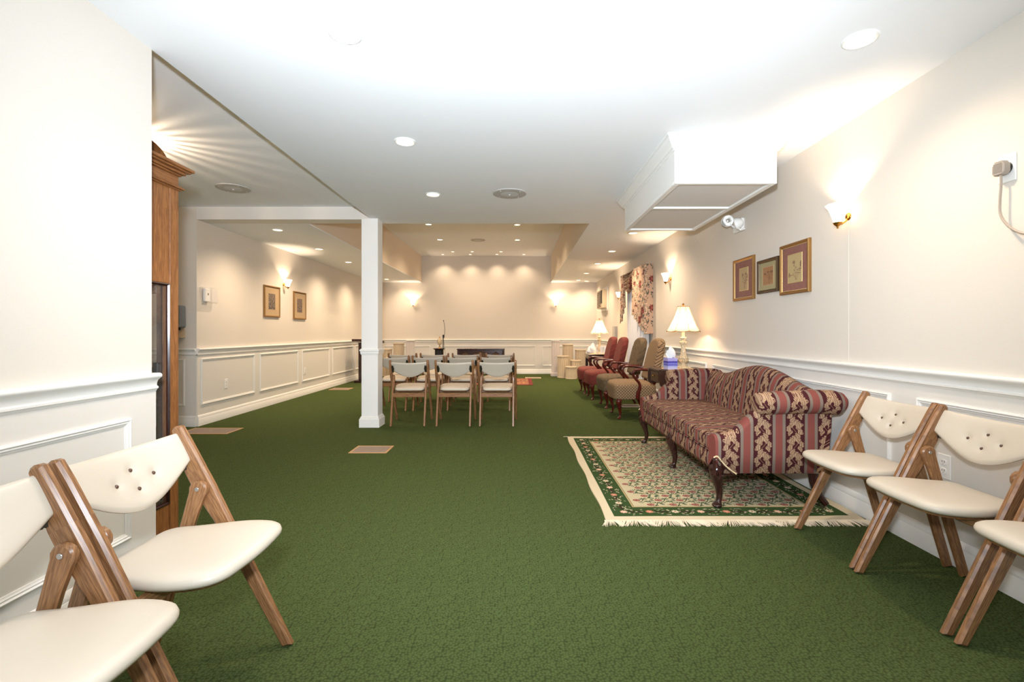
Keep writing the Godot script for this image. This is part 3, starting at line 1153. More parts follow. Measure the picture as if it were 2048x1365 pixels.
func build_return_box() -> void:
	var t := thing("return_air_box", "white boxed air return with a flared cornice hanging from ceiling", "air vent", Vector3(1.42, CH, -3.96))
	var st := sn()
	box(st, Vector3(-0.35, -0.30, -0.75), Vector3(0.35, 0, 0.75), 0.003)
	part(t, "housing", st, M.white)
	st = sn()
	frame(st, Vector3.ZERO, 0.84, 1.64, [Vector2(0, 0), Vector2(0, 0.012), Vector2(0.012, 0.018), Vector2(0.020, 0.040), Vector2(0.040, 0.066), Vector2(0.046, 0.080), Vector2(0.058, 0.084), Vector2(0.060, 0.094), Vector2(0.072, 0.096)])
	var o := part(t, "cornice", st, M.white)
	o.rotation.x = PI / 2
	st = sn()
	box(st, Vector3(-0.33, -0.285, 0.75), Vector3(0.33, -0.235, 0.754), 0.001)
	part(t, "front_strip", st, M.white)
	for b in [[-0.35, 0.35, -0.75, -0.71], [-0.35, 0.35, 0.715, 0.75], [-0.35, -0.31, -0.71, 0.715], [0.31, 0.35, -0.71, 0.715], [-0.31, 0.31, 0.065, 0.10]]:
		st = sn()
		box(st, Vector3(b[0], -0.318, b[2]), Vector3(b[1], -0.30, b[3]), 0.003)
		part(t, "bottom_rail", st, M.white)
	for b in [[-0.71, 0.065], [0.10, 0.715]]:
		st = sn()
		box(st, Vector3(-0.31, -0.304, b[0]), Vector3(0.31, -0.30, b[1]))
		part(t, "filter_panel", st, M.filter)

# ------------------------------------------------------------------ wall fittings
func side_turn(side: String) -> float:
	return -PI / 2 if side == "right" else (PI / 2 if side == "left" else 0.0)

func on_wall(side: String, along: float, y: float, off := 0.0) -> Vector3:
	if side == "right":
		return Vector3(WR - off, y, -along)
	if side == "left":
		return Vector3(WL + off, y, -along)
	return Vector3(along, y, -DF + off)

func sconce(side: String, along: float, y: float, label: String) -> void:
	var t := thing("wall_sconce", label, "sconce", on_wall(side, along, y), side_turn(side), "glass wall sconces")
	var st := sn()
	lathe(st, Vector3(0, 0.03, 0), [Vector2(0.022, 0.0), Vector2(0.028, 0.018), Vector2(0.040, 0.052), Vector2(0.058, 0.090), Vector2(0.080, 0.118), Vector2(0.084, 0.122)], 40, false, false, 10, 0.10)
	var sh := part(t, "shade", st, M.milk)
	sh.scale.z = 0.76
	sh.position.z = 0.07
	st = sn()
	lathe(st, Vector3(0, 0, 0.07), [Vector2(0.0, -0.002), Vector2(0.006, 0.002), Vector2(0.004, 0.009), Vector2(0.008, 0.013), Vector2(0.020, 0.024), Vector2(0.027, 0.036), Vector2(0.024, 0.038), Vector2(0.0, 0.038)], 20)
	part(t, "brass_cup", st, M.brass)
	st = sn()
	lathe(st, Vector3.ZERO, [Vector2(0.024, 0.0), Vector2(0.024, 0.006), Vector2(0.012, 0.014)], 18)
	var p := part(t, "backplate", st, M.brass)
	p.rotation.x = PI / 2
	p.position = Vector3(0, 0.075, 0)
	st = sn()
	tube(st, [Vector3(0, 0.07, 0.004), Vector3(0, 0.045, 0.018), Vector3(0, 0.028, 0.045), Vector3(0, 0.026, 0.066)], [Vector2(0.005, 0.005)], Vector3.RIGHT, 8)
	part(t, "arm", st, M.brass)
	st = sn()
	lathe(st, Vector3(0, 0.05, 0.07), [Vector2(0.0, 0), Vector2(0.012, 0.008), Vector2(0.017, 0.025), Vector2(0.011, 0.045), Vector2(0.0, 0.055)], 14)
	part(t, "bulb", st, M.bulb)
	lamp_omni(t, Vector3(0, 0.078, 0.07), SCONCE, WARM, 0.016)

func picture(side: String, d0: float, d1: float, y0: float, y1: float, fm: Material, bead: Material, mm: Material, pm: Material, pr: Array, label: String, grp := "") -> void:
	var w := absf(d1 - d0)
	var h := y1 - y0
	var t := thing("framed_picture", label, "picture", on_wall(side, (d0 + d1) / 2, (y0 + y1) / 2), side_turn(side), grp)
	var st := sn()
	frame(st, Vector3.ZERO, w, h, [Vector2(0, 0), Vector2(0, 0.018), Vector2(0.006, 0.024), Vector2(0.016, 0.024), Vector2(0.024, 0.016), Vector2(0.027, 0.010)])
	box(st, Vector3(-w / 2 + 0.004, -h / 2 + 0.004, 0.0), Vector3(w / 2 - 0.004, h / 2 - 0.004, 0.006))
	part(t, "frame", st, fm)
	if bead:
		st = sn()
		for sy in [-1.0, 1.0]:
			for k in int(w / 0.012) - 3:
				var x := -w / 2 + 0.026 + k * 0.012
				lathe(st, Vector3(x, sy * (h / 2 - 0.026), 0.012), [Vector2(0, -0.004), Vector2(0.004, 0), Vector2(0, 0.004)], 6, false, false)
		for sx in [-1.0, 1.0]:
			for k in int(h / 0.012) - 3:
				lathe(st, Vector3(sx * (w / 2 - 0.026), -h / 2 + 0.026 + k * 0.012, 0.012), [Vector2(0, -0.004), Vector2(0.004, 0), Vector2(0, 0.004)], 6, false, false)
		var b := part(t, "beading", st, bead)
		b.set_meta("kind", "stuff")
	st = sn()
	box(st, Vector3(-w / 2 + 0.022, -h / 2 + 0.022, 0.006), Vector3(w / 2 - 0.022, h / 2 - 0.022, 0.0085))
	part(t, "mat", st, mm)
	st = sn()
	var pw: float = w * pr[0]
	var ph: float = h * pr[1]
	var q := [Vector3(-pw / 2, -ph / 2, 0.0095), Vector3(pw / 2, -ph / 2, 0.0095), Vector3(pw / 2, ph / 2, 0.0095), Vector3(-pw / 2, ph / 2, 0.0095)]
	var uv := [Vector2(0, 1), Vector2(1, 1), Vector2(1, 0), Vector2(0, 0)]
	var n := Vector3(0, 0, 1)
	tri(st, [q[0], q[1], q[2]], [n, n, n], [uv[0], uv[1], uv[2]])
	tri(st, [q[0], q[2], q[3]], [n, n, n], [uv[0], uv[2], uv[3]])
	part(t, "print", st, pm)
	st = sn()
	frame(st, Vector3.ZERO, pw + 0.012, ph + 0.012, [Vector2(0, 0.0085), Vector2(0.002, 0.011), Vector2(0.006, 0.0095)])
	part(t, "mat_bevel", st, M.goldbead if bead else M.tanmat)
	st = sn()
	box(st, Vector3(-w / 2 + 0.024, -h / 2 + 0.024, 0.0118), Vector3(w / 2 - 0.024, h / 2 - 0.024, 0.0128))
	part(t, "glass", st, M.artglass)

func outlet(side: String, along: float, y: float, label: String) -> void:
	var t := thing("wall_outlet", label, "outlet", on_wall(side, along, y, 0.008), side_turn(side), "white wall outlets")
	var st := sn()
	box(st, Vector3(-0.036, -0.06, 0), Vector3(0.036, 0.06, 0.006), 0.003)
	part(t, "cover_plate", st, M.white)
	for s in [-1.0, 1.0]:
		st = sn()
		prism(st, round_poly([Vector2(-0.016, -0.014), Vector2(0.016, -0.014), Vector2(0.016, 0.014), Vector2(-0.016, 0.014)], 0.010, 4), 0.006, 0.0085, xlate(Vector3(0, s * 0.021, 0)), 0.001)
		var f := part(t, "socket", st, M.white)
		st = sn()
		for x in [-0.006, 0.006]:
			box(st, Vector3(x - 0.0012, s * 0.021 - 0.001, 0.0085), Vector3(x + 0.0012, s * 0.021 + 0.008, 0.0089))
		lathe(st, Vector3(0, s * 0.021 - 0.007, 0.0087), [Vector2(0.0, -0.002), Vector2(0.002, 0), Vector2(0, 0.002)], 8, false, false)
		part(f, "slots", st, M.slot)

func floor_vent(x0: float, x1: float, d0: float, d1: float, label: String, m: Material) -> void:
	var cx := (x0 + x1) / 2
	var cd := (d0 + d1) / 2
	var w := x1 - x0
	var h := d1 - d0
	var t := thing("floor_vent", label, "floor vent", Vector3(cx, 0, -cd), 0.0, "floor vents in the carpet")
	var st := sn()
	var fw := 0.022
	for b in [[-w / 2, w / 2, -h / 2, -h / 2 + fw], [-w / 2, w / 2, h / 2 - fw, h / 2], [-w / 2, -w / 2 + fw, -h / 2 + fw, h / 2 - fw], [w / 2 - fw, w / 2, -h / 2 + fw, h / 2 - fw]]:
		box(st, Vector3(b[0], 0, b[2]), Vector3(b[1], 0.006, b[3]), 0.002)
	part(t, "rim", st, m)
	st = sn()
	box(st, Vector3(-w / 2 + fw, 0, -h / 2 + fw), Vector3(w / 2 - fw, 0.002, h / 2 - fw))
	part(t, "tray", st, M.vent)
	st = sn()
	var n := int((w - 2 * fw) / 0.013)
	for k in n:
		var x := -w / 2 + fw + (k + 0.5) * (w - 2 * fw) / n
		box(st, Vector3(x - 0.0035, 0.002, -h / 2 + fw), Vector3(x + 0.0035, 0.0055, h / 2 - fw))
	part(t, "grille", st, M.vent).set_meta("kind", "stuff")

func build_wall_fittings() -> void:
	sconce("right", 2.985, 1.775, "lit tulip glass sconce beside the large mauve framed print")
	sconce("right", 6.46, 1.775, "lit tulip glass sconce between the floral curtain and the small prints")
	sconce("right", 9.5, 1.775, "lit tulip glass sconce between the window air conditioner and the floral curtain")
	sconce("left", 7.62, 1.815, "lit tulip glass sconce above the gap between the two framed engravings")
	sconce("far", -2.80, 1.80, "lit tulip glass sconce on the end wall above the white plinth by the lectern")
	sconce("far", 1.004, 1.79, "lit tulip glass sconce on the end wall above the beige plinth cluster")
	# thin wire cover below the nearest sconce
	var st := sn()
	box(st, Vector3(-0.002, 0.925, 0), Vector3(0.002, 1.77, 0.0015))
	var wc := part(self, "wire_cover", st, M.wall)
	wc.position = Vector3(WR, 0, -2.985)
	wc.rotation.y = -PI / 2
	tag(wc, "thin wire cover running down the wall below a sconce", "wire cover")
	picture("right", 4.155, 4.55, 1.412, 1.803, M.gold, M.goldbead, M.mauve, M.print1, [0.40, 0.52], "beaded gold frame with a mauve mat, thinner one nearest the emergency light")
	picture("right", 3.77, 4.093, 1.446, 1.730, M.darkgold, null, M.sagemat, M.print2, [0.50, 0.52], "small dark bronze frame with a sage mat between two mauve prints")
	picture("right", 3.361, 3.738, 1.406, 1.794, M.gold, M.goldbead, M.mauve, M.print3, [0.46, 0.54], "large beaded gold frame with a mauve mat nearest the tulip sconce")
	picture("left", 7.01, 7.473, 1.347, 1.828, M.gold, null, M.tanmat, M.print4, [0.42, 0.50], "gold framed engraving on a tan mat nearest the clear alarm cover")
	picture("left", 7.934, 8.389, 1.339, 1.814, M.gold, null, M.tanmat, M.print5, [0.42, 0.50], "gold framed engraving on a tan mat nearest the white column")
	outlet("right", 2.303, 0.457, "white duplex outlet on the wall behind the folding chairs")
	outlet("left", 6.1, 0.448, "white outlet inside the first wainscot panel below the alarm cover")
	outlet("left", 8.36, 0.427, "white outlet inside the third wainscot panel of the left wall")
	outlet("left", 10.38, 0.424, "white outlet inside the wainscot panel beside the dark lectern")
	floor_vent(-1.563, -1.21, 4.32, 4.595, "tan rimmed floor grille alone on the carpet before the column", M.ventframe)
	floor_vent(-3.74, -3.18, 5.13, 5.45, "long floor grille against the alcove wall corner", M.ventframe)
	floor_vent(-3.66, -3.28, 9.06, 9.38, "floor grille beside the left wall near the lectern", M.ventframe)
	floor_vent(0.18, 0.56, 11.35, 11.6, "pale floor grille beside the small red rug", M.beige)
	floor_vent(1.55, 1.85, 6.98, 7.24, "pale floor grille underneath the armchairs", M.beige)
	# heavy plug and its flat cord
	var t := thing("power_plug", "large grey plug in a white wall plate with flat beige cord", "plug", Vector3(WR, 1.818, -2.015), -PI / 2)
	st = sn()
	box(st, Vector3(-0.038, -0.060, 0), Vector3(0.038, 0.060, 0.006), 0.003)
	part(t, "wall_plate", st, M.white)
	st = sn()
	prism(st, circle2(0.026, 20), 0.006, 0.012)
	part(t, "socket", st, M.black)
	st = sn()
	prism(st, [Vector2(-0.026, 0.012), Vector2(-0.014, 0.030), Vector2(0.014, 0.030), Vector2(0.026, 0.012), Vector2(0.026, -0.018), Vector2(0.016, -0.030), Vector2(-0.016, -0.030), Vector2(-0.026, -0.018)], 0.013, 0.044, Transform3D(), 0.003)
	part(t, "plug_body", st, M.plug)
	for k in 9:
		st = sn()
		box(st, Vector3(-0.018, -0.018 + k * 0.0045, 0.044), Vector3(0.018, -0.0158 + k * 0.0045, 0.0455))
		part(t, "grip_ridge", st, M.plug)
	st = sn()
	var pth := smooth_path([Vector3(0.0, -0.024, 0.030), Vector3(0.002, -0.08, 0.032), Vector3(0.0, -0.14, 0.034), Vector3(0.004, -0.195, 0.036), Vector3(0.03, -0.245, 0.036), Vector3(0.07, -0.285, 0.034), Vector3(0.12, -0.305, 0.03), Vector3(0.25, -0.31, 0.025), Vector3(0.5, -0.30, 0.02), Vector3(0.8, -0.22, 0.015)], 5)
	tube(st, pth, [Vector2(0.0085, 0.0035)], Vector3(0.3, 0, 1), 10)
	tube(st, pth, [Vector2(0.0035, 0.0050)], Vector3(0.3, 0, 1), 8)
	part(t, "cord", st, M.cord)
	# emergency light: two round lamp heads on a wall box
	t = thing("emergency_light", "white emergency light with two round lamp heads under the hanging box", "emergency light", Vector3(WR, 2.16, -4.45), -PI / 2)
	st = sn()
	box(st, Vector3(-0.07, -0.10, 0), Vector3(0.10, 0.02, 0.035), 0.008)
	part(t, "battery_box", st, M.white)
	for e in [[Vector3(0.0, 0.01, 0.115), 1.0], [Vector3(0.135, -0.045, 0.085), -0.65]]:
		st = sn()
		lathe(st, Vector3.ZERO, [Vector2(0.012, -0.05), Vector2(0.030, -0.042), Vector2(0.046, -0.02), Vector2(0.054, 0.006), Vector2(0.056, 0.016), Vector2(0.050, 0.018)], 26, true, false)
		var hd := part(t, "lamp_head", st, M.white)
		hd.position = e[0]
		hd.rotation = Vector3(PI / 2 + 0.25, 0, 0)
		hd.rotate_y(e[1])
		st = sn()
		lathe(st, Vector3.ZERO, [Vector2(0.050, 0.016), Vector2(0.036, -0.004), Vector2(0.016, -0.022), Vector2(0.0, -0.026)], 24, false, false)
		part(hd, "reflector", st, M.steel)
		st = sn()
		lathe(st, Vector3.ZERO, [Vector2(0.050, 0.016), Vector2(0.03, 0.020), Vector2(0, 0.022)], 24, false, false)
		part(hd, "lens", st, M.glass)
		st = sn()
		tube(st, [Vector3(e[0].x, e[0].y - 0.05, 0.02), Vector3(e[0].x, e[0].y - 0.06, 0.06), Vector3(e[0].x, e[0].y - 0.03, 0.095)], [Vector2(0.012, 0.008)], Vector3.RIGHT, 8)
		part(t, "bracket", st, M.white)
	# alarm pull under a clear cover
	t = thing("alarm_cover", "clear plastic cover over a white alarm pull on wall", "alarm", on_wall("left", 5.715, 1.565), PI / 2)
	st = sn()
	box(st, Vector3(-0.05, -0.075, 0), Vector3(0.04, 0.08, 0.035), 0.006)
	part(t, "alarm_body", st, M.white)
	st = sn()
	box(st, Vector3(-0.014, 0.0, 0.035), Vector3(0.006, 0.025, 0.038))
	part(t, "indicator", st, M.acbrown)
	st = sn()
	box(st, Vector3(-0.13, -0.095, 0), Vector3(0.13, 0.095, 0.075), 0.012)
	part(t, "clear_cover", st, M.plastic_clear)
	# hand towel dispenser on the alcove wall
	t = thing("soap_dispenser", "grey sanitizer dispenser on the alcove wall behind the clock", "dispenser", Vector3(-3.985, 1.05, -5.557))
	st = sn()
	prism(st, round_poly([Vector2(-0.065, 0.12), Vector2(0.065, 0.12), Vector2(0.06, 0.38), Vector2(-0.06, 0.38)], 0.03, 4), 0.0, 0.10, Transform3D(), 0.008)
	part(t, "body", st, M.grey)
	st = sn()
	box(st, Vector3(-0.02, 0.09, 0.03), Vector3(0.02, 0.12, 0.07), 0.005)
	part(t, "nozzle", st, M.slot)
	st = sn()
	box(st, Vector3(-0.055, 0.0, 0.0), Vector3(0.055, 0.12, 0.012), 0.003)
	box(st, Vector3(-0.055, 0.0, 0.012), Vector3(0.055, 0.012, 0.10), 0.004)
	part(t, "drip_tray", st, M.beige)
	# window air conditioner high on the right wall
	t = thing("air_conditioner", "brown fronted air conditioner set high in the right wall", "air conditioner", Vector3(WR, 1.66, -11.4), -PI / 2)
	st = sn()
	frame(st, Vector3(0, 0.25, 0), 0.86, 0.56, [Vector2(0, 0), Vector2(0, 0.02), Vector2(0.06, 0.02), Vector2(0.06, 0)])
	part(t, "surround", st, M.trim)
	st = sn()
	box(st, Vector3(-0.36, 0.03, 0), Vector3(0.36, 0.47, 0.12), 0.01)
	part(t, "case", st, M.beige)
	for k in 11:
		st = sn()
		box(st, Vector3(-0.34, 0.06 + k * 0.035, 0.12), Vector3(0.12, 0.083 + k * 0.035, 0.127), 0.002)
		part(t, "louvre", st, M.acbrown)
	st = sn()
	box(st, Vector3(0.14, 0.14, 0.12), Vector3(0.34, 0.45, 0.126), 0.003)
	part(t, "control_panel", st, M.slot)
	st = sn()
	tube(st, smooth_path([Vector3(0.35, 0.1, 0.06), Vector3(0.42, 0.0, 0.03), Vector3(0.45, -0.1, 0.02), Vector3(0.30, -0.14, 0.02), Vector3(0.1, -0.15, 0.01)], 4), [Vector2(0.006, 0.006)], Vector3(0, 0, 1), 6)
	part(t, "cord", st, M.plug)
	# grey panel box behind the far chairs
	t = thing("control_box", "flat grey metal box on the wall behind the red armchairs", "control box", Vector3(WR, 1.0, -10.07), -PI / 2)
	st = sn()
	box(st, Vector3(-0.14, 0.0, 0), Vector3(0.14, 0.24, 0.05), 0.006)
	part(t, "case", st, M.grey)
	st = sn()
	box(st, Vector3(-0.12, 0.02, 0.05), Vector3(0.12, 0.22, 0.055), 0.003)
	part(t, "cover", st, M.speaker)

func circle2(r: float, n: int) -> Array:
	var a := []
	for i in n:
		a.append(Vector2(cos(TAU * i / n), sin(TAU * i / n)) * r)
	return a

# ------------------------------------------------------------------ folding chair, facing -z
const CB := Vector2(-0.162, 0.775)   # (forward, height) at the top of a post
const CF := Vector2(0.23, 0.0)      # front foot

func post_at(s: float) -> Vector2:
	return CF.lerp(CB, s)

func make_folding_chair() -> Node3D:
	var t := thing("folding_chair", "", "chair")
	var d := (CB - CF).normalized()
	var nf := Vector2(d.y, -d.x)   # towards the front and up
	# plane (forward, height): forward is -z, so the board's local x maps to -z
	var bas := Basis(Vector3(0, 0, -1), Vector3.UP, Vector3(1, 0, 0))
	for s in [-1.0, 1.0]:
		var poly := []
		for e in [[0.0, 0.020], [0.45, 0.025], [0.72, 0.028], [0.93, 0.024]]:
			poly.append(post_at(e[0]) + nf * e[1])
		var tip := post_at(0.985)
		for k in range(1, 6):
			var a := PI * k / 6.0
			poly.append(tip + nf * cos(a) * 0.023 + d * sin(a) * 0.020)
		for e in [[0.93, 0.029], [0.82, 0.045], [0.73, 0.045], [0.60, 0.031], [0.45, 0.026], [0.0, 0.020]]:
			poly.append(post_at(e[0]) - nf * e[1])
		for i in poly.size():
			poly[i].y = maxf(poly[i].y, 0.0)
		var st := sn()
		prism(st, poly, s * 0.222 - 0.0135, s * 0.222 + 0.0135, Transform3D(bas, Vector3.ZERO), 0.007, d)
		part(t, "post", st, M.oak)
		# rear leg with a rounded head bolted inside the post
		var piv := post_at(0.735) - nf * 0.012
		var foot := Vector2(-0.235, 0.0)
		var ld := (piv - foot).normalized()
		var ln := Vector2(ld.y, -ld.x)
		poly = []
		for k in range(-1, 8):
			var a := PI * k / 6.0
			poly.append(piv + ln * cos(a) * 0.032 + ld * sin(a) * 0.032)
		poly.append(piv - ld * 0.09 - ln * 0.026)
		poly.append(foot - ln * 0.020)
		poly.append(foot + ln * 0.020)
		poly.append(piv - ld * 0.09 + ln * 0.022)
		for i in poly.size():
			poly[i].y = maxf(poly[i].y, 0.0)
		st = sn()
		prism(st, poly, s * 0.1965 - 0.0115, s * 0.1965 + 0.0115, Transform3D(bas, Vector3.ZERO), 0.005, ld)
		var leg := part(t, "rear_leg", st, M.oak)
		st = sn()
		prism(st, circle2(0.0075, 12), s * 0.183 - 0.002, s * 0.183 + 0.002, Transform3D(bas, Vector3(0, piv.y + 0.004, -piv.x)), 0.001)
		part(leg, "bolt", st, M.steel)
		# scalloped bracket behind the backrest
		var bc := post_at(0.885) - nf * 0.026
		poly = []
		for k in 24:
			var a := TAU * k / 24.0
			var rr := 1.0 + 0.10 * cos(a * 6.0)
			poly.append(Vector2(cos(a) * 0.017 * rr, sin(a) * 0.050 * rr))
		st = sn()
		var up := Vector3(0, d.y, -d.x)
		var out := Vector3(0, -nf.y, nf.x)
		prism(st, poly, -0.002, 0.003, Transform3D(Basis(Vector3(1, 0, 0), up, out), Vector3(s * 0.196, bc.y, -bc.x)), 0.001)
		part(t, "bracket", st, M.bracket)
	# stretchers
	var st := sn()
	box(st, Vector3(-0.185, 0.335, 0.135), Vector3(0.185, 0.385, 0.157), 0.004, 0)
	part(t, "rear_stretcher", st, M.oak)
	st = sn()
	box(st, Vector3(-0.21, 0.365, -0.055), Vector3(0.21, 0.41, -0.033), 0.004, 0)
	part(t, "front_stretcher", st, M.oak)
	# seat pad
	st = sn()
	var outline := round_poly([Vector2(-0.172, 0.155), Vector2(0.172, 0.155), Vector2(0.180, 0.04), Vector2(0.215, -0.12), Vector2(0.185, -0.246), Vector2(0.0, -0.264), Vector2(-0.185, -0.246), Vector2(-0.215, -0.12), Vector2(-0.180, 0.04)], 0.075, 6)
	var tilt := Transform3D(Basis(Vector3(1, 0, 0), 0.045), Vector3(0, 0.412, 0))
	pad(st, outline, [Vector2(0.0, 0.004), Vector2(0.90, 0.004), Vector2(0.965, 0.006), Vector2(0.995, 0.014), Vector2(1.0, 0.022), Vector2(0.985, 0.032), Vector2(0.94, 0.040), Vector2(0.82, 0.046), Vector2(0.55, 0.049), Vector2(0.0, 0.050)], null, tilt)
	part(t, "seat", st, M.vinyl)
	st = sn()
	pad(st, outline, [Vector2(0.86, -0.008), Vector2(0.88, 0.004)], null, tilt)
	part(t, "seat_board", st, M.oak)
	# backrest: curved padded panel with four buttons
	st = sn()
	var rings := []
	var buttons := [Vector2(-0.070, 0.658), Vector2(0.0, 0.686), Vector2(0.070, 0.658), Vector2(0.0, 0.630)]
	var U := 48
	var V := 22
	for i in U + 1:
		var x := -0.209 + 0.418 * i / U
		var q := absf(x) / 0.209
		var top := 0.758 - 0.010 * (1.0 - q * q)
		var bot := 0.572 + 0.088 * q * q * (1.4 - 0.4 * q)
		var ring := []
		for j in V + 1:
			var w := float(j) / V
			var y := lerpf(bot, top, w)
			var edge := minf(w, 1.0 - w) * 2.0
			var puff := 0.013 * sqrt(clampf(1.0 - pow(1.0 - edge, 4.0), 0.0, 1.0)) * (0.35 + 0.65 * (1.0 - pow(q, 6.0)))
			for b in buttons:
				var r2 := Vector2(x, y).distance_squared_to(b)
				puff -= 0.006 * exp(-r2 / 0.00018) + 0.003 * exp(-r2 / 0.0012)
			ring.append(back_point(x, y, puff))
		for j in range(V, -1, -2):
			var w := float(j) / V
			ring.append(back_point(x, lerpf(bot, top, w), -0.010 * (1.0 if j > 0 and j < V else 0.5)))
		rings.append(ring)
	loft(st, rings)
	part(t, "backrest", st, M.vinyl)
	for b in buttons:
		st = sn()
		var c := back_point(b.x, b.y, 0.006)
		lathe(st, Vector3.ZERO, [Vector2(0.0055, -0.004), Vector2(0.0065, 0.0), Vector2(0.004, 0.003), Vector2(0, 0.004)], 10, true, false)
		var o := part(t, "button", st, M.button)
		o.position = c
		o.rotation.x = -1.1
	return t

func back_point(x: float, y: float, off: float) -> Vector3:
	var d := (CB - CF).normalized()
	var f := CF.x + (y / d.y) * d.x
	var c := 0.030 * (1.0 - pow(absf(x) / 0.209, 2.0))   # hollow to the rear in the middle
	return Vector3(x, y + off * (-d.x), -(f - c + off * d.y) + 0.006)

func build_folding_chairs() -> void:
	var c := make_folding_chair()
	c.position = Vector3(-1.048, 0, -1.45)
	c.rotation.y = -PI / 2
	tag(c, "cream vinyl folding chair with oak frame standing beside the tall clock", "chair", "cream folding chairs")
	var g := "cream folding chairs"
	dup(c, Vector3(-1.048, 0, -0.962), -PI / 2, "cream vinyl folding chair pushed against the one by the clock", g)
	dup(c, Vector3(1.808, 0, -2.433), PI / 2, "cream vinyl folding chair next to the striped sofa", g)
	dup(c, Vector3(1.803, 0, -1.950), PI / 2, "cream vinyl folding chair directly in front of the wall outlet", g)
	dup(c, Vector3(1.803, 0, -1.450), PI / 2, "cream vinyl folding chair at the end of the wall row farthest from the sofa", g)
	var word := ["first", "second", "third", "fourth"]
	var row1 := [-1.315, -0.765, -0.25]
	for i in 3:
		dup(c, Vector3(row1[i], 0, -5.79), [0.045, 0.0, -0.015][i], "cream folding chair, %s from the column in the row nearest the floor grille" % word[i], g)
	var row2 := [-1.79, -1.285, -0.80, -0.315]
	for i in 4:
		dup(c, Vector3(row2[i], 0, -6.88), [0.02, 0.0, 0.0, 0.0][i], "cream folding chair, %s from the left wall in the middle row" % word[i], g)
	var row3 := [-1.86, -1.345, -0.83, -0.29]
	for i in 4:
		dup(c, Vector3(row3[i], 0, -7.72), 0.0, "cream folding chair, %s from the lectern in the row nearest the end wall" % word[i], g)

# ------------------------------------------------------------------ sofa (front towards -x)
func cabriole(st: SurfaceTool, at: Vector3, h: float, dir: Vector3, k: float) -> void:
	var rings := []
	for e in smooth_path([Vector3(1.0, -0.005, 0.040), Vector3(0.86, 0.018, 0.043), Vector3(0.70, 0.020, 0.036), Vector3(0.50, 0.006, 0.024), Vector3(0.30, -0.008, 0.018), Vector3(0.14, -0.004, 0.0155), Vector3(0.085, 0.006, 0.019), Vector3(0.05, 0.014, 0.026), Vector3(0.02, 0.016, 0.027), Vector3(0.0, 0.014, 0.022)], 3):
		rings.append(circle(at + Vector3(0, e.x * h, 0) + dir * e.y * k, Vector3(e.z * k, 0, 0), Vector3(0, 0, e.z * k), 14))
	loft(st, rings)

func uv_zy(p: Vector3, _n: Vector3) -> Vector2:
	return Vector2(p.z, p.y - p.x * 0.6)

func uv_xy(p: Vector3, _n: Vector3) -> Vector2:
	return Vector2(p.x, p.y + p.z * 0.9)

func uv_zx(p: Vector3, _n: Vector3) -> Vector2:
	return Vector2(p.z, p.x - p.y)

func superbox(st: SurfaceTool, x0: float, x1: float, y0: float, y1: float, z0: float, z1: float, r: float, crown: float, uvf) -> void:
	# soft box: rings stacked in y with rounded corners
	var cs := round_poly([Vector2(x0, z0), Vector2(x1, z0), Vector2(x1, z1), Vector2(x0, z1)], r * 1.6, 5)
	# dense edges so the crown can bend
	var rings := []
	var c := Vector2((x0 + x1) / 2, (z0 + z1) / 2)
	var hw := Vector2((x1 - x0) / 2, (z1 - z0) / 2)
	for l in [[0.0, y0], [0.6, y0], [1.0 - r / hw.x, y0], [-0.3, y0 + r * 0.3], [-1.0, y0 + r], [-1.0, y1 - r], [-0.3, y1 - r * 0.3]]:
		var ring := []
		for p in cs:
			var q: Vector2 = p
			if l[0] >= 0.0:
				q = c + (p - c) * l[0]
			else:
				var ins: float = r * (1.0 + l[0]) * 0.45
				q = c + Vector2((p.x - c.x) * (1 - ins / hw.x), (p.y - c.y) * (1 - ins / hw.y))
			ring.append(Vector3(q.x, l[1], q.y))
		rings.append(ring)
	for k in 6:
		var s := (1.0 - r / hw.x) * (1.0 - k / 5.0)
		var ring := []
		for p in cs:
			var ins: float = hw.x * (1.0 - s)
			var q := c + Vector2((p.x - c.x) * s, (p.y - c.y) * maxf(0.0, 1.0 - ins / hw.y))
			ring.append(Vector3(q.x, y1 + crown * (1.0 - s * s), q.y))
		rings.append(ring)
	loft(st, rings, true, false, true, uvf)

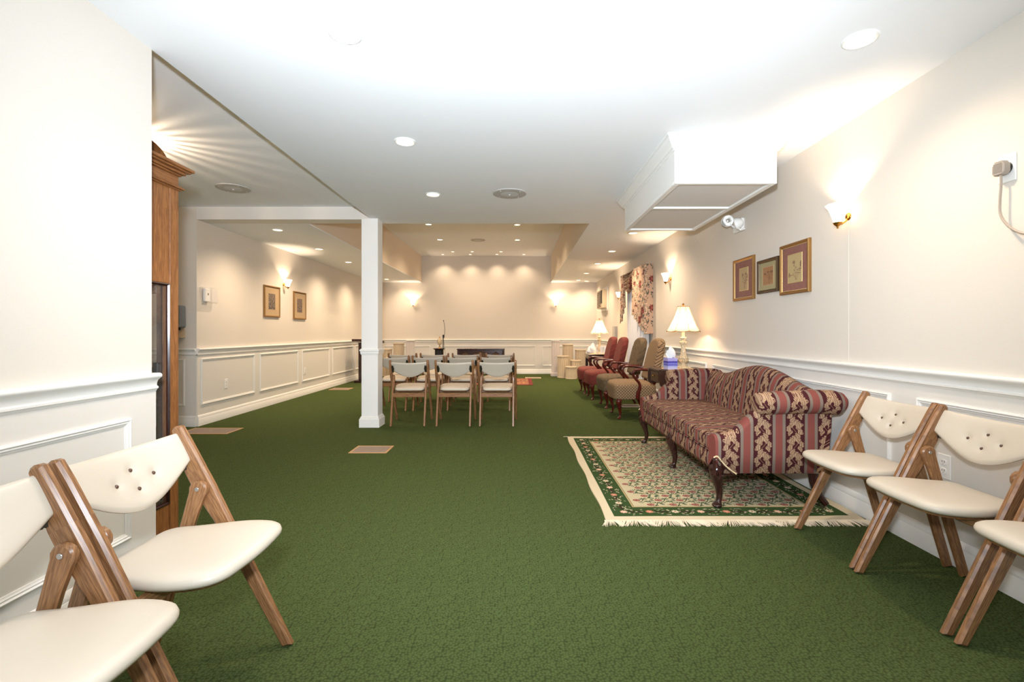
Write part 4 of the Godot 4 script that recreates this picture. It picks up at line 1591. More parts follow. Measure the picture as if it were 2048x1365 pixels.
func build_sofa() -> void:
	var t := thing("sofa", "camelback sofa in burgundy and tan striped leaf brocade with carved legs", "sofa", Vector3(1.225, 0.0145, -3.83), 0.0)
	# seat base
	var st := sn()
	var rings := []
	for z in [-0.885, -0.87, 0.87, 0.885]:
		var e := 0.0 if absf(z) < 0.88 else 0.012
		rings.append([Vector3(0.02 + e, 0.215 + e, z), Vector3(0.012 + e, 0.27, z), Vector3(0.02 + e, 0.335 - e, z), Vector3(0.72 - e, 0.335 - e, z), Vector3(0.70 - e, 0.215 + e, z)])
	var dense := []
	for z in [-0.885, -0.4, 0.0, 0.4, 0.885]:
		dense.append([Vector3(0.02, 0.215, z), Vector3(0.010, 0.25, z), Vector3(0.008, 0.30, z), Vector3(0.02, 0.338, z), Vector3(0.72, 0.338, z), Vector3(0.70, 0.215, z)])
	loft(st, dense, true, true, true, uv_zy)
	part(t, "seat_base", st, M.brocade)
	# loose seat cushion
	st = sn()
	superbox(st, 0.0, 0.62, 0.338, 0.438, -0.815, 0.815, 0.022, 0.018, uv_zx)
	var cush := part(t, "seat_cushion", st, M.brocade)
	for y in [0.344, 0.432]:
		st = sn()
		var cs := round_poly([Vector2(0.002, -0.813), Vector2(0.618, -0.813), Vector2(0.618, 0.813), Vector2(0.002, 0.813)], 0.035, 4)
		var pth := []
		for p in cs:
			pth.append(Vector3(p.x, y, p.y))
		pth.append(pth[0])
		tube(st, pth, [Vector2(0.004, 0.004)], Vector3.UP, 6, uv_zx)
		part(cush, "piping", st, M.brocade)
	# camel back
	st = sn()
	rings = []
	var N := 40
	for i in N + 1:
		var z := -0.90 + 1.80 * i / N
		var hump := 0.5 + 0.5 * cos(PI * clampf((z - 0.10) / 0.70, -1.0, 1.0))
		var T := 0.720 + 0.115 * pow(hump, 0.85)
		var e := 1.0 - pow(absf(z) / 0.90, 10.0) * 0.5
		var ring := []
		for q in [[0.585, 0.36], [0.585, 0.42], [0.592, 0.50], [0.605, 0.58], [0.63, T - 0.09], [0.655, T - 0.035], [0.685, T - 0.006], [0.715, T], [0.745, T - 0.010], [0.765, T - 0.04], [0.768, T - 0.09], [0.755, 0.5], [0.73, 0.36], [0.71, 0.225]]:
			ring.append(Vector3(0.70 + (q[0] - 0.70) * e, q[1], z))
		ring.append(Vector3(0.64, 0.225, z))
		rings.append(ring)
	loft(st, rings, true, true, true, uv_zy)
	part(t, "backrest", st, M.brocade)
	# rolled arms
	for s in [-1.0, 1.0]:
		st = sn()
		rings = []
		var K := 30
		for i in K + 1:
			var x := 0.004 + 0.75 * i / K
			var top := 0.455 + 0.02 * smoothstep(0.0, 0.16, x) + 0.135 * smoothstep(0.10, 0.30, x) + 0.06 * smoothstep(0.26, 0.34, x)
			var bx := 0.0
			var ring := []
			var z0 := 0.80
			var z1 := 0.905
			var xb := x
			for q in [[z0, 0.22], [z0, 0.35], [z0, top - 0.035], [z0 + 0.012, top - 0.012], [z0 + 0.035, top], [z1 - 0.035, top], [z1 - 0.012, top - 0.012], [z1, top - 0.035], [z1, 0.35], [z1 - 0.008, 0.22]]:
				bx = xb
				if x > 0.6:
					bx = xb - (0.68 - q[1]) * 0.26 * (x - 0.6) / 0.154
				ring.append(Vector3(bx, q[1], s * q[0]))
			rings.append(ring)
		loft(st, rings, true, true, true, uv_xy)
		var p := part(t, "arm", st, M.brocade)
		st = sn()
		var path := []
		var rad := []
		for e in [[0.262, 0.0, 0.010], [0.264, 0.0, 0.045], [0.272, 0.0, 0.064], [0.290, 0.001, 0.072], [0.36, 0.004, 0.073], [0.50, 0.010, 0.074], [0.64, 0.012, 0.076], [0.74, 0.008, 0.078], [0.785, 0.0, 0.072], [0.805, -0.006, 0.055], [0.812, -0.01, 0.02]]:
			path.append(Vector3(e[0], 0.652 + e[1], s * 0.880))
			rad.append(Vector2(e[2] * 1.05, e[2]))
		tube(st, path, rad, Vector3(0, 0, 1), 22, uv_xy)
		part(p, "arm_roll", st, M.brocade)
		# piping along the front edge of the arm
	# legs
	for z in [0.85, 0.0, -0.85]:
		st = sn()
		cabriole(st, Vector3(0.046, 0, z), 0.285, Vector3(-0.8, 0, 0.6 * signf(z)), 1.12)
		var leg := part(t, "front_leg", st, M.dark)
		if z != 0.0:
			# carved knee brackets lying on the side and on the front of the corner
			var sz := signf(z)
			st = sn()
			var tri_out := round_poly([Vector2(-0.004, 0.20), Vector2(0.125, 0.213), Vector2(0.07, 0.255), Vector2(0.012, 0.318), Vector2(-0.006, 0.31)], 0.014, 4)
			prism(st, tri_out, (0.897 if sz > 0 else -0.918), (0.918 if sz > 0 else -0.897), Transform3D(), 0.007)
			part(leg, "side_knee", st, M.dark)
			st = sn()
			prism(st, tri_out, -0.012, 0.008, Transform3D(Basis(Vector3(0, 0, -sz), Vector3.UP, Vector3(sz, 0, 0)), Vector3(0.0, 0, sz * 0.905)), 0.006)
			part(leg, "front_knee", st, M.dark)
			for k in 4:
				st = sn()
				var u := k / 3.0
				tube(st, [Vector3(0.008 + 0.018 * u, 0.295 - 0.035 * u, sz * 0.915), Vector3(0.018 + 0.016 * u, 0.25 - 0.012 * u, sz * 0.920), Vector3(0.025 + 0.008 * u, 0.205, sz * 0.914)], [Vector2(0.003, 0.003), Vector2(0.006, 0.004), Vector2(0.003, 0.003)], Vector3.RIGHT, 6)
				part(leg, "carved_ridge", st, M.dark)
			# twisted braid along the top of the knee
			st = sn()
			var bp := smooth_path([Vector3(-0.006, 0.322, sz * 0.908), Vector3(0.014, 0.328, sz * 0.914), Vector3(0.05, 0.285, sz * 0.916), Vector3(0.085, 0.252, sz * 0.915), Vector3(0.130, 0.220, sz * 0.910)], 6)
			for k in bp.size():
				lathe(st, bp[k], [Vector2(0, -0.005), Vector2(0.0042, -0.003), Vector2(0.0042, 0.003), Vector2(0, 0.005)], 7, false, false)
			part(leg, "braid_trim", st, M.doily)
		st = sn()
		tube(st, [Vector3(0.64, 0.235, z), Vector3(0.65, 0.15, z), Vector3(0.68, 0.07, z), Vector3(0.725, 0.011, z)], [Vector2(0.024, 0.026), Vector2(0.022, 0.023), Vector2(0.020, 0.020), Vector2(0.018, 0.019)], Vector3(0, 0, 1), 12, null, 0.5)
		part(t, "rear_leg", st, M.dark)

# ------------------------------------------------------------------ armchairs (front towards -x)
func make_armchair(m: Material) -> Node3D:
	var t := thing("armchair", "", "armchair")
	var st := sn()
	var outline := round_poly([Vector2(0.0, -0.29), Vector2(0.56, -0.25), Vector2(0.56, 0.25), Vector2(0.0, 0.29), Vector2(-0.025, 0.0)], 0.10, 6)
	pad(st, outline, [Vector2(0.0, 0.252), Vector2(0.93, 0.252), Vector2(0.965, 0.258), Vector2(0.985, 0.30), Vector2(1.0, 0.36), Vector2(1.0, 0.405), Vector2(0.97, 0.435), Vector2(0.88, 0.458), Vector2(0.6, 0.478), Vector2(0.0, 0.486)], uv_seat)
	part(t, "seat", st, m)
	# tall arched back, leaning
	st = sn()
	var rings := []
	for e in [[-0.050, 0.90], [-0.046, 0.96], [-0.030, 0.995], [0.0, 1.0], [0.030, 0.995], [0.046, 0.96], [0.050, 0.90]]:
		var ring := []
		for q in back_outline(e[1]):
			var y: float = q.y
			var lean := 0.505 + (y - 0.45) * 0.24
			ring.append(Vector3(lean + e[0], y, q.x))
		rings.append(ring)
	loft(st, rings, true, true, true, uv_zy)
	part(t, "backrest", st, m)
	for s in [-1.0, 1.0]:
		st = sn()
		var path := smooth_path([Vector3(0.53, 0.625, s * 0.262), Vector3(0.44, 0.632, s * 0.285), Vector3(0.34, 0.640, s * 0.300), Vector3(0.27, 0.635, s * 0.305), Vector3(0.232, 0.605, s * 0.305), Vector3(0.235, 0.560, s * 0.303), Vector3(0.272, 0.510, s * 0.300), Vector3(0.312, 0.460, s * 0.297), Vector3(0.318, 0.400, s * 0.292), Vector3(0.300, 0.340, s * 0.286), Vector3(0.296, 0.262, s * 0.280)], 4)
		var rad := []
		for i in path.size():
			var u := float(i) / (path.size() - 1)
			rad.append(Vector2(lerpf(0.024, 0.017, u), 0.017 + 0.012 * smoothstep(0.65, 1.0, u)))
		tube(st, path, rad, Vector3(0, 0, 1), 12)
		part(t, "arm", st, M.mahog)
		st = sn()
		cabriole(st, Vector3(0.075, 0, s * 0.235), 0.27, Vector3(-0.8, 0, 0.6 * s), 0.92)
		part(t, "front_leg", st, M.mahog)
		st = sn()
		tube(st, [Vector3(0.52, 0.27, s * 0.20), Vector3(0.53, 0.17, s * 0.20), Vector3(0.56, 0.08, s * 0.20), Vector3(0.60, 0.010, s * 0.20)], [Vector2(0.02, 0.022), Vector2(0.017, 0.018)], Vector3(0, 0, 1), 10, null, 0.5)
		part(t, "rear_leg", st, M.mahog)
	st = sn()
	box(st, Vector3(0.508, 0.44, -0.225), Vector3(0.545, 0.60, -0.19), 0.006)
	box(st, Vector3(0.508, 0.44, 0.19), Vector3(0.545, 0.60, 0.225), 0.006)
	part(t, "back_post", st, M.mahog)
	return t

func uv_seat(p: Vector3, n: Vector3) -> Vector2:
	if absf(n.y) > 0.6:
		return Vector2(p.z, p.x)
	if absf(n.z) > absf(n.x):
		return Vector2(p.x, p.y)
	return Vector2(p.z, p.y)

func back_outline(k: float) -> Array:
	var a := []
	var c := Vector2(0, 0.75)
	var pts := [Vector2(-0.225, 0.49), Vector2(0.225, 0.49), Vector2(0.250, 0.70), Vector2(0.245, 0.88)]
	for p in pts:
		a.append(p)
	for i in 9:
		var t := PI * i / 8.0
		a.append(Vector2(cos(t) * 0.225, 0.92 + 0.115 * pow(sin(t), 0.8)))
	a.append(Vector2(-0.245, 0.88))
	a.append(Vector2(-0.250, 0.70))
	for i in a.size():
		a[i] = c + (a[i] - c) * k
	return a

func build_armchairs() -> void:
	var lat := make_armchair(M.lattice)
	lat.position = Vector3(1.235, 0, -6.285)
	tag(lat, "open arm mahogany armchair in tan diamond lattice fabric beside the end table", "armchair", "mahogany armchairs along the right wall")
	var g := "mahogany armchairs along the right wall"
	var e := [[M.olive, Vector3(1.225, 0, -7.11), "open arm mahogany armchair in olive green velvet"], [M.red, Vector3(1.16, 0, -7.99), "open arm mahogany armchair in brick red fabric next to the olive one"], [M.red, Vector3(1.13, 0, -8.72), "open arm mahogany armchair in brick red fabric next to the far lamp table"]]
	for a in e:
		var o := dup(lat, a[1], 0.0, a[2], g)
		for n in ["seat", "backrest"]:
			(o.get_node(n) as MeshInstance3D).material_override = a[0]

# ------------------------------------------------------------------ lamps and tables
func make_lamp() -> Node3D:
	var t := thing("table_lamp", "", "lamp")
	var st := sn()
	box(st, Vector3(-0.062, 0, -0.062), Vector3(0.062, 0.018, 0.062), 0.005)
	lathe(st, Vector3.ZERO, [Vector2(0.052, 0.018), Vector2(0.046, 0.030), Vector2(0.024, 0.042), Vector2(0.020, 0.055), Vector2(0.026, 0.062)], 24, false, false)
	part(t, "base", st, M.ivory)
	st = sn()
	lathe(st, Vector3.ZERO, [Vector2(0.024, 0.062), Vector2(0.040, 0.078), Vector2(0.050, 0.100), Vector2(0.046, 0.118), Vector2(0.032, 0.150), Vector2(0.024, 0.190), Vector2(0.022, 0.235), Vector2(0.026, 0.262)], 40, false, false, 10, 0.14)
	part(t, "fluted_stem", st, M.ivory)
	st = sn()
	for k in 10:
		var a := TAU * k / 10.0
		var o := Vector3(cos(a), 0, sin(a))
		tube(st, [o * 0.030 + Vector3(0, 0.07, 0), o * 0.050 + Vector3(0, 0.088, 0), o * 0.056 + Vector3(0, 0.110, 0), o * 0.060 + Vector3(0, 0.128, 0)], [Vector2(0.010, 0.003), Vector2(0.014, 0.004), Vector2(0.010, 0.003), Vector2(0.002, 0.002)], o.cross(Vector3.UP), 6)
	part(t, "leaf_collar", st, M.ivory)
	st = sn()
	lathe(st, Vector3.ZERO, [Vector2(0.026, 0.262), Vector2(0.038, 0.272), Vector2(0.042, 0.290), Vector2(0.036, 0.297), Vector2(0.022, 0.302), Vector2(0.022, 0.318), Vector2(0.034, 0.330), Vector2(0.034, 0.342), Vector2(0.016, 0.348), Vector2(0.014, 0.425)], 24, false, true)
	part(t, "capital", st, M.ivory)
	st = sn()
	lathe(st, Vector3(0, 0.43, 0), [Vector2(0.010, 0), Vector2(0.024, 0.03), Vector2(0.030, 0.065), Vector2(0.022, 0.095), Vector2(0, 0.11)], 16)
	part(t, "bulb", st, M.bulb)
	lamp_omni(t, Vector3(0, 0.49, 0), LAMP, WARM, 0.028)
	# bell shade of eight panels
	st = sn()
	var rings := []
	for i in 9:
		var u := i / 8.0
		var r := lerpf(0.182, 0.064, u) - 0.014 * sin(u * PI)
		var ring := []
		for k in 48:
			var a := TAU * k / 48.0
			var f := fmod(a, TAU / 8.0) / (TAU / 8.0) - 0.5
			ring.append(Vector3(cos(a), 0, sin(a)) * r * (1.0 - 0.05 * (0.25 - f * f) * 4.0 * 0.6) + Vector3(0, 0.413 + 0.267 * u - 0.010 * (0.25 - f * f) * 4.0 * (1.0 - u), 0))
		rings.append(ring)
	loft(st, rings, true, false, false)
	var sh := part(t, "shade", st, M.shade)
	for k in 8:
		st = sn()
		var pth := []
		for i in 9:
			pth.append(rings[i][k * 6] * Vector3(1.004, 1, 1.004))
		tube(st, pth, [Vector2(0.002, 0.002)], Vector3.UP.cross(pth[0]).normalized(), 6)
		part(sh, "seam_trim", st, M.shadetrim)
	for i in [0, 8]:
		st = sn()
		var pth: Array = rings[i].duplicate()
		pth.append(rings[i][0])
		tube(st, pth, [Vector2(0.003, 0.004)], Vector3.UP, 6)
		part(sh, "edge_trim", st, M.shadetrim)
	st = sn()
	lathe(st, Vector3(0, 0.675, 0), [Vector2(0.003, 0), Vector2(0.004, 0.012), Vector2(0.010, 0.020), Vector2(0.012, 0.030), Vector2(0.006, 0.040), Vector2(0, 0.043)], 14)
	for k in 3:
		var a := TAU * k / 3.0
		tube(st, [Vector3(0, 0.678, 0), Vector3(cos(a), 0, sin(a)) * 0.062 + Vector3(0, 0.677, 0)], [Vector2(0.0018, 0.0018)], Vector3.UP, 5)
	part(t, "finial", st, M.brass)
	return t

func build_tables() -> void:
	# pedestal drop-leaf table between sofa and armchairs
	var t := thing("drop_leaf_table", "dark wood drop leaf end table with a small drawer beside sofa", "table", Vector3(1.77, 0, -5.19))
	var st := sn()
	box(st, Vector3(-0.275, 0.695, -0.21), Vector3(0.275, 0.715, 0.21), 0.004, 2)
	part(t, "table_top", st, M.tablewood)
	st = sn()
	box(st, Vector3(-0.255, 0.565, -0.185), Vector3(0.255, 0.695, 0.185), 0.003, 2)
	part(t, "frame", st, M.tablewood)
	st = sn()
	box(st, Vector3(-0.262, 0.585, -0.15), Vector3(-0.255, 0.682, 0.15), 0.003, 2)
	var dr := part(t, "drawer", st, M.tablewood)
	st = sn()
	lathe(st, Vector3.ZERO, [Vector2(0.006, 0), Vector2(0.005, 0.008), Vector2(0.012, 0.016), Vector2(0.009, 0.023), Vector2(0, 0.025)], 14)
	var kn := part(dr, "knob", st, M.brass)
	kn.position = Vector3(-0.262, 0.634, 0)
	kn.rotation.z = PI / 2
	for s in [-1.0, 1.0]:
		st = sn()
		prism(st, round_poly([Vector2(-0.275, 0.53), Vector2(0.275, 0.53), Vector2(0.275, 0.712), Vector2(-0.275, 0.712)], 0.05, 5), s * 0.222 - 0.008, s * 0.222 + 0.008, Transform3D(), 0.003, Vector2(1, 0))
		part(t, "drop_leaf", st, M.tablewood)
	st = sn()
	lathe(st, Vector3.ZERO, [Vector2(0.05, 0.565), Vector2(0.03, 0.54), Vector2(0.028, 0.45), Vector2(0.045, 0.36), Vector2(0.05, 0.28), Vector2(0.035, 0.20), Vector2(0.04, 0.16)], 20)
	part(t, "pedestal", st, M.tablewood)
	for k in 4:
		st = sn()
		var a := PI / 4 + k * PI / 2
		var o := Vector3(cos(a), 0, sin(a))
		tube(st, smooth_path([o * 0.02 + Vector3(0, 0.20, 0), o * 0.10 + Vector3(0, 0.17, 0), o * 0.18 + Vector3(0, 0.07, 0), o * 0.235 + Vector3(0, 0.020, 0)], 3), [Vector2(0.018, 0.024)], o.cross(Vector3.UP), 8)
		part(t, "foot", st, M.tablewood)
	st = sn()
	var disc := []
	for k in 36:
		disc.append(Vector2(cos(TAU * k / 36.0), sin(TAU * k / 36.0)) * (0.175 + 0.006 * cos(k * PI)))
	prism(st, disc, 0.0, 0.002)
	var dl := part(self, "doily", st, M.doily)
	dl.position = Vector3(1.76, 0.7152, -5.16)
	dl.rotation.x = -PI / 2
	tag(dl, "round scalloped cream doily on the drop leaf table", "doily")
	var lamp := make_lamp()
	lamp.position = Vector3(1.825, 0.7175, -5.19)
	tag(lamp, "lit lamp with cream bell shade on the drop leaf table", "lamp", "matching table lamps")
	# tissue box
	t = thing("tissue_box", "purple and lavender banded tissue box with tissue pulled up", "tissue box", Vector3(1.638, 0.7175, -5.05), 0.12)
	st = sn()
	for s in [[Vector3(-1, 0, 0), Vector3(0, 0, 1)], [Vector3(1, 0, 0), Vector3(0, 0, -1)], [Vector3(0, 0, 1), Vector3(1, 0, 0)], [Vector3(0, 0, -1), Vector3(-1, 0, 0)]]:
		var n: Vector3 = s[0]
		var r: Vector3 = s[1]
		var q := []
		for e in [[-1, 0.0], [1, 0.0], [1, 0.122], [-1, 0.122]]:
			q.append(n * 0.054 + r * e[0] * 0.054 + Vector3(0, e[1], 0))
		tri(st, [q[0], q[1], q[2]], [n, n, n], [Vector2(0, 1), Vector2(1, 1), Vector2(1, 0)])
		tri(st, [q[0], q[2], q[3]], [n, n, n], [Vector2(0, 1), Vector2(1, 0), Vector2(0, 0)])
	var up := Vector3.UP
	tri(st, [Vector3(-0.054, 0.122, -0.054), Vector3(0.054, 0.122, -0.054), Vector3(0.054, 0.122, 0.054)], [up, up, up], [Vector2(0, 0), Vector2(1, 0), Vector2(1, 0.1)])
	tri(st, [Vector3(-0.054, 0.122, -0.054), Vector3(0.054, 0.122, 0.054), Vector3(-0.054, 0.122, 0.054)], [up, up, up], [Vector2(0, 0), Vector2(1, 0.1), Vector2(0, 0.1)])
	part(t, "carton", st, M.tissuebox)
	st = sn()
	tissue_sheet(st, Vector3(0.0, 0.122, 0), 0.052, 0.118, 4)
	part(t, "tissue", st, M.tissue)
	# far lamp table
	t = thing("lamp_table", "dark square lamp table holding cups in front of beige plinths", "table", Vector3(1.715, 0, -9.5))
	st = sn()
	box(st, Vector3(-0.335, 0.655, -0.29), Vector3(0.335, 0.68, 0.29), 0.006, 0)
	part(t, "table_top", st, M.dark)
	st = sn()
	box(st, Vector3(-0.31, 0.58, -0.265), Vector3(0.31, 0.655, 0.265), 0.004, 0)
	part(t, "apron", st, M.dark)
	for sx in [-1.0, 1.0]:
		for sz in [-1.0, 1.0]:
			st = sn()
			box(st, Vector3(sx * 0.29 - 0.026, 0, sz * 0.245 - 0.026), Vector3(sx * 0.29 + 0.026, 0.60, sz * 0.245 + 0.026), 0.006, 1)
			part(t, "leg", st, M.dark)
	st = sn()
	box(st, Vector3(1.46, 0.68, -9.72), Vector3(1.98, 0.682, -9.28))
	var cl := part(self, "table_runner", st, M.doily)
	tag(cl, "flat tan cloth lying on the far lamp table", "runner")
	dup(lamp, Vector3(1.66, 0.682, -9.58), 0.0, "lit lamp with cream bell shade on the far lamp table", "matching table lamps")
	t = thing("tissue_bowl", "clear glass bowl heaped with white crumpled tissue", "bowl", Vector3(1.475, 0.682, -9.40))
	st = sn()
	lathe(st, Vector3.ZERO, [Vector2(0.030, 0), Vector2(0.034, 0.006), Vector2(0.055, 0.03), Vector2(0.060, 0.06), Vector2(0.057, 0.06), Vector2(0.050, 0.03), Vector2(0.0, 0.010)], 24, true, false)
	part(t, "bowl", st, M.plastic_clear)
	st = sn()
	tissue_sheet(st, Vector3(-0.02, 0.02, 0), 0.075, 0.13, 5)
	tissue_sheet(st, Vector3(0.025, 0.02, 0.01), 0.070, 0.20, 7)
	tissue_sheet(st, Vector3(0.0, 0.02, -0.02), 0.08, 0.16, 9)
	part(t, "tissue", st, M.tissue)
	t = thing("glass_jar", "clear glass jar standing between the tissue bowl and cups", "jar", Vector3(1.575, 0.682, -9.32))
	st = sn()
	lathe(st, Vector3.ZERO, [Vector2(0.036, 0.0), Vector2(0.040, 0.01), Vector2(0.040, 0.10), Vector2(0.026, 0.125), Vector2(0.026, 0.15)], 20, true, false)
	part(t, "jar_body", st, M.plastic_clear)
	st = sn()
	lathe(st, Vector3.ZERO, [Vector2(0.028, 0.15), Vector2(0.030, 0.158), Vector2(0.012, 0.172), Vector2(0.008, 0.182), Vector2(0, 0.19)], 16)
	part(t, "stopper", st, M.plastic_clear)
	for e in [[1.660, -9.34, 5], [1.728, -9.36, 5]]:
		for k in e[2]:
			st = sn()
			var y: float = 0.682 + k * 0.016
			lathe_sharp(st, Vector3.ZERO, [Vector2(0.0, 0.001), Vector2(0.024, 0.001), Vector2(0.033, 0.084), Vector2(0.035, 0.085), Vector2(0.034, 0.088)], 18)
			var o := part(self, numbered("paper_cup"), st, M.tissue)
			o.position = Vector3(e[0], y, e[1])
			tag(o, "white paper cup, %s from the bottom of the stack nearer the %s" % [["first", "second", "third", "fourth", "fifth"][k], "glass jar" if e[0] < 1.7 else "wall"], "cup", "stacked white cups")

func tissue_sheet(st: SurfaceTool, at: Vector3, w: float, h: float, sd: int) -> void:
	var n := noise(9.0, sd, 2)
	var rings := []
	for i in 9:
		var u := i / 8.0
		var ring := []
		for k in 18:
			var a := TAU * k / 18.0
			var r := w * (0.45 + 0.55 * sin(PI * (0.12 + 0.80 * u))) * (1.0 - 0.75 * u * u) * (1.0 + 0.6 * n.get_noise_2d(cos(a) * 0.05 + u * 0.12, sin(a) * 0.05))
			ring.append(at + Vector3(cos(a) * r, h * u + 0.02 * n.get_noise_2d(a, u), sin(a) * r * 0.55))
		rings.append(ring)
	loft(st, rings)

# ------------------------------------------------------------------ rugs
func build_rugs() -> void:
	var t := thing("area_rug", "cream rug with green floral border under the sofa", "rug", Vector3(1.285, 0, -3.868))
	var st := sn()
	var w := 1.53
	var h := 2.2
	var nx := 12
	var nz := 40
	var ht := func(x: float, z: float) -> float:
		return 0.009 + 0.002 * sin(z * 7.0 + x * 3.0) * smoothstep(0.5, 0.9, absf(x) / 0.765) + 0.004 * smoothstep(0.50, 0.68, x) * smoothstep(0.72, 1.02, z) * (1.0 - smoothstep(1.05, 1.1, z) * 0.4)
	var rows := []
	for i in nz + 1:
		var z := -h / 2 + h * i / nz
		var row := []
		for j in nx + 1:
			var x := -w / 2 + w * j / nx
			var wob := 0.006 * sin(z * 9.0) if j == 0 or j == nx else 0.0
			row.append(Vector3(x + wob, ht.call(x, z), z))
		rows.append(row)
	loft(st, rows, false, false, false, func(p: Vector3, _n: Vector3) -> Vector2: return Vector2(p.x / w + 0.5, p.z / h + 0.5))
	# thickness at the edges
	for e in [[rows[0], -1], [rows[nz], 1]]:
		for j in nx:
			flat(st, [e[0][j], e[0][j + 1], Vector3(e[0][j + 1].x, 0, e[0][j + 1].z), Vector3(e[0][j].x, 0, e[0][j].z)], Vector3.ZERO)
	for i in nz:
		for j in [0, nx]:
			flat(st, [rows[i][j], rows[i + 1][j], Vector3(rows[i + 1][j].x, 0, rows[i + 1][j].z), Vector3(rows[i][j].x, 0, rows[i][j].z)], Vector3.ZERO)
	part(t, "pile", st, M.rug)
	var r := RandomNumberGenerator.new()
	r.seed = 6
	for e in [[1.0, 0.075, 520], [-1.0, 0.03, 300]]:
		st = sn()
		var lean := noise(3.0, 14, 2)
		for k in e[2]:
			var x: float = -w / 2 - 0.01 + (w + 0.02) * k / float(e[2])
			var sw := lean.get_noise_1d(x * 2.5) * 0.07 + r.randf_range(-0.014, 0.014)
			var L: float = e[1] * r.randf_range(0.75, 1.1)
			var y0: float = ht.call(clampf(x, -w / 2, w / 2), e[0] * h / 2)
			var a := Vector3(x, y0, e[0] * h / 2)
			var b := a + Vector3(sw * 0.5, 0.001 - y0 * 0.3, e[0] * L * 0.5)
			var c := a + Vector3(sw, 0.003 - y0, e[0] * L)
			tube(st, [a, b, c], [Vector2(0.0028, 0.0022), Vector2(0.0026, 0.002), Vector2(0.001, 0.001)], Vector3.RIGHT, 4)
		part(t, "fringe", st, M.fringe).set_meta("kind", "stuff")
	t = thing("small_rug", "small red patterned rug on the carpet before the end wall", "rug", Vector3(-0.62, 0, -10.6))
	st = sn()
	var q := [Vector3(-0.94, 0.008, -0.72), Vector3(0.94, 0.008, -0.72), Vector3(0.94, 0.008, 0.72), Vector3(-0.94, 0.008, 0.72)]
	var up := Vector3.UP
	tri(st, [q[0], q[1], q[2]], [up, up, up], [Vector2(0, 0), Vector2(1, 0), Vector2(1, 1)])
	tri(st, [q[0], q[2], q[3]], [up, up, up], [Vector2(0, 0), Vector2(1, 1), Vector2(0, 1)])
	for i in 4:
		flat(st, [q[i], q[(i + 1) % 4], Vector3(q[(i + 1) % 4].x, 0, q[(i + 1) % 4].z), Vector3(q[i].x, 0, q[i].z)], Vector3.ZERO)
	part(t, "pile", st, M.redrug)

# ------------------------------------------------------------------ window dressing
func build_curtains() -> void:
	var t := thing("sheer_curtain", "white pleated sheer curtain hanging behind the armchairs", "curtain", Vector3(2.06, 0, -8.12))
	var st := sn()
	var rows := []
	for j in 9:
		var row := []
		for i in 161:
			var u := i / 160.0
			row.append(Vector3(0.016 * sin(u * TAU * 20.0 + sin(u * 31.0)), 0.03 + 2.10 * j / 8.0, -0.72 + 1.44 * u))
		rows.append(row)
	loft(st, rows, false)
	part(t, "sheer_panel", st, M.sheer)
	st = sn()
	tube(st, [Vector3(0, 2.14, -0.75), Vector3(0, 2.14, 0.75)], [Vector2(0.01, 0.01)], Vector3.RIGHT, 8)
	part(t, "rod", st, M.white)
	t = thing("floral_valance", "floral chintz swag valance with long pleated side tails", "valance", Vector3(2.10, 0, -8.125))
	st = sn()
	box(st, Vector3(-0.13, 2.165, -0.825), Vector3(0.0, 2.185, 0.825), 0.004)
	part(t, "valance_board", st, M.chintz)
	# tails: local z positive is nearer the camera
	for e in [[0.09, 0.825, 1.42, 1.09, 5.0], [-0.825, -0.50, 1.276, 1.62, 3.0]]:
		st = sn()
		rows = []
		for j in 25:
			var v := j / 24.0
			var row := []
			for i in 61:
				var u := i / 60.0
				var steps := floorf(u * 4.0) / 4.0 * 0.35 + u * 0.65
				var bot := lerpf(e[2], e[3], steps)
				var fold := 0.024 * sin(u * TAU * e[4]) * (0.5 + 0.5 * v)
				row.append(Vector3(-0.13 - 0.012 - fold, lerpf(2.18, bot, v), lerpf(e[0], e[1], u)))
			rows.append(row)
		loft(st, rows, false)
		part(t, "tail", st, M.chintz)
	# near return from the tail back to the wall
	st = sn()
	rows = []
	for j in 13:
		var v := j / 12.0
		var row := []
		for i in 5:
			row.append(Vector3(-0.14 * (1.0 - i / 4.0), lerpf(2.18, 1.09, v), 0.825 + 0.006 * sin(i * 1.6)))
		rows.append(row)
	loft(st, rows, false)
	part(t, "tail_return", st, M.chintz)
	# swag
	st = sn()
	rows = []
	for j in 41:
		var v := j / 40.0
		var row := []
		for i in 33:
			var u := i / 32.0
			var sag := 4.0 * u * (1.0 - u)
			var y := 2.175 - 0.04 * v - (0.05 + 0.28 * v) * sag
			var fold := 0.022 * sin(v * TAU * 5.0) * (0.25 + 0.75 * sag)
			row.append(Vector3(-0.135 - 0.045 * sag * sin(v * PI) - fold, y, lerpf(-0.66, 0.22, u)))
		rows.append(row)
	loft(st, rows, false)
	part(t, "swag", st, M.chintz)

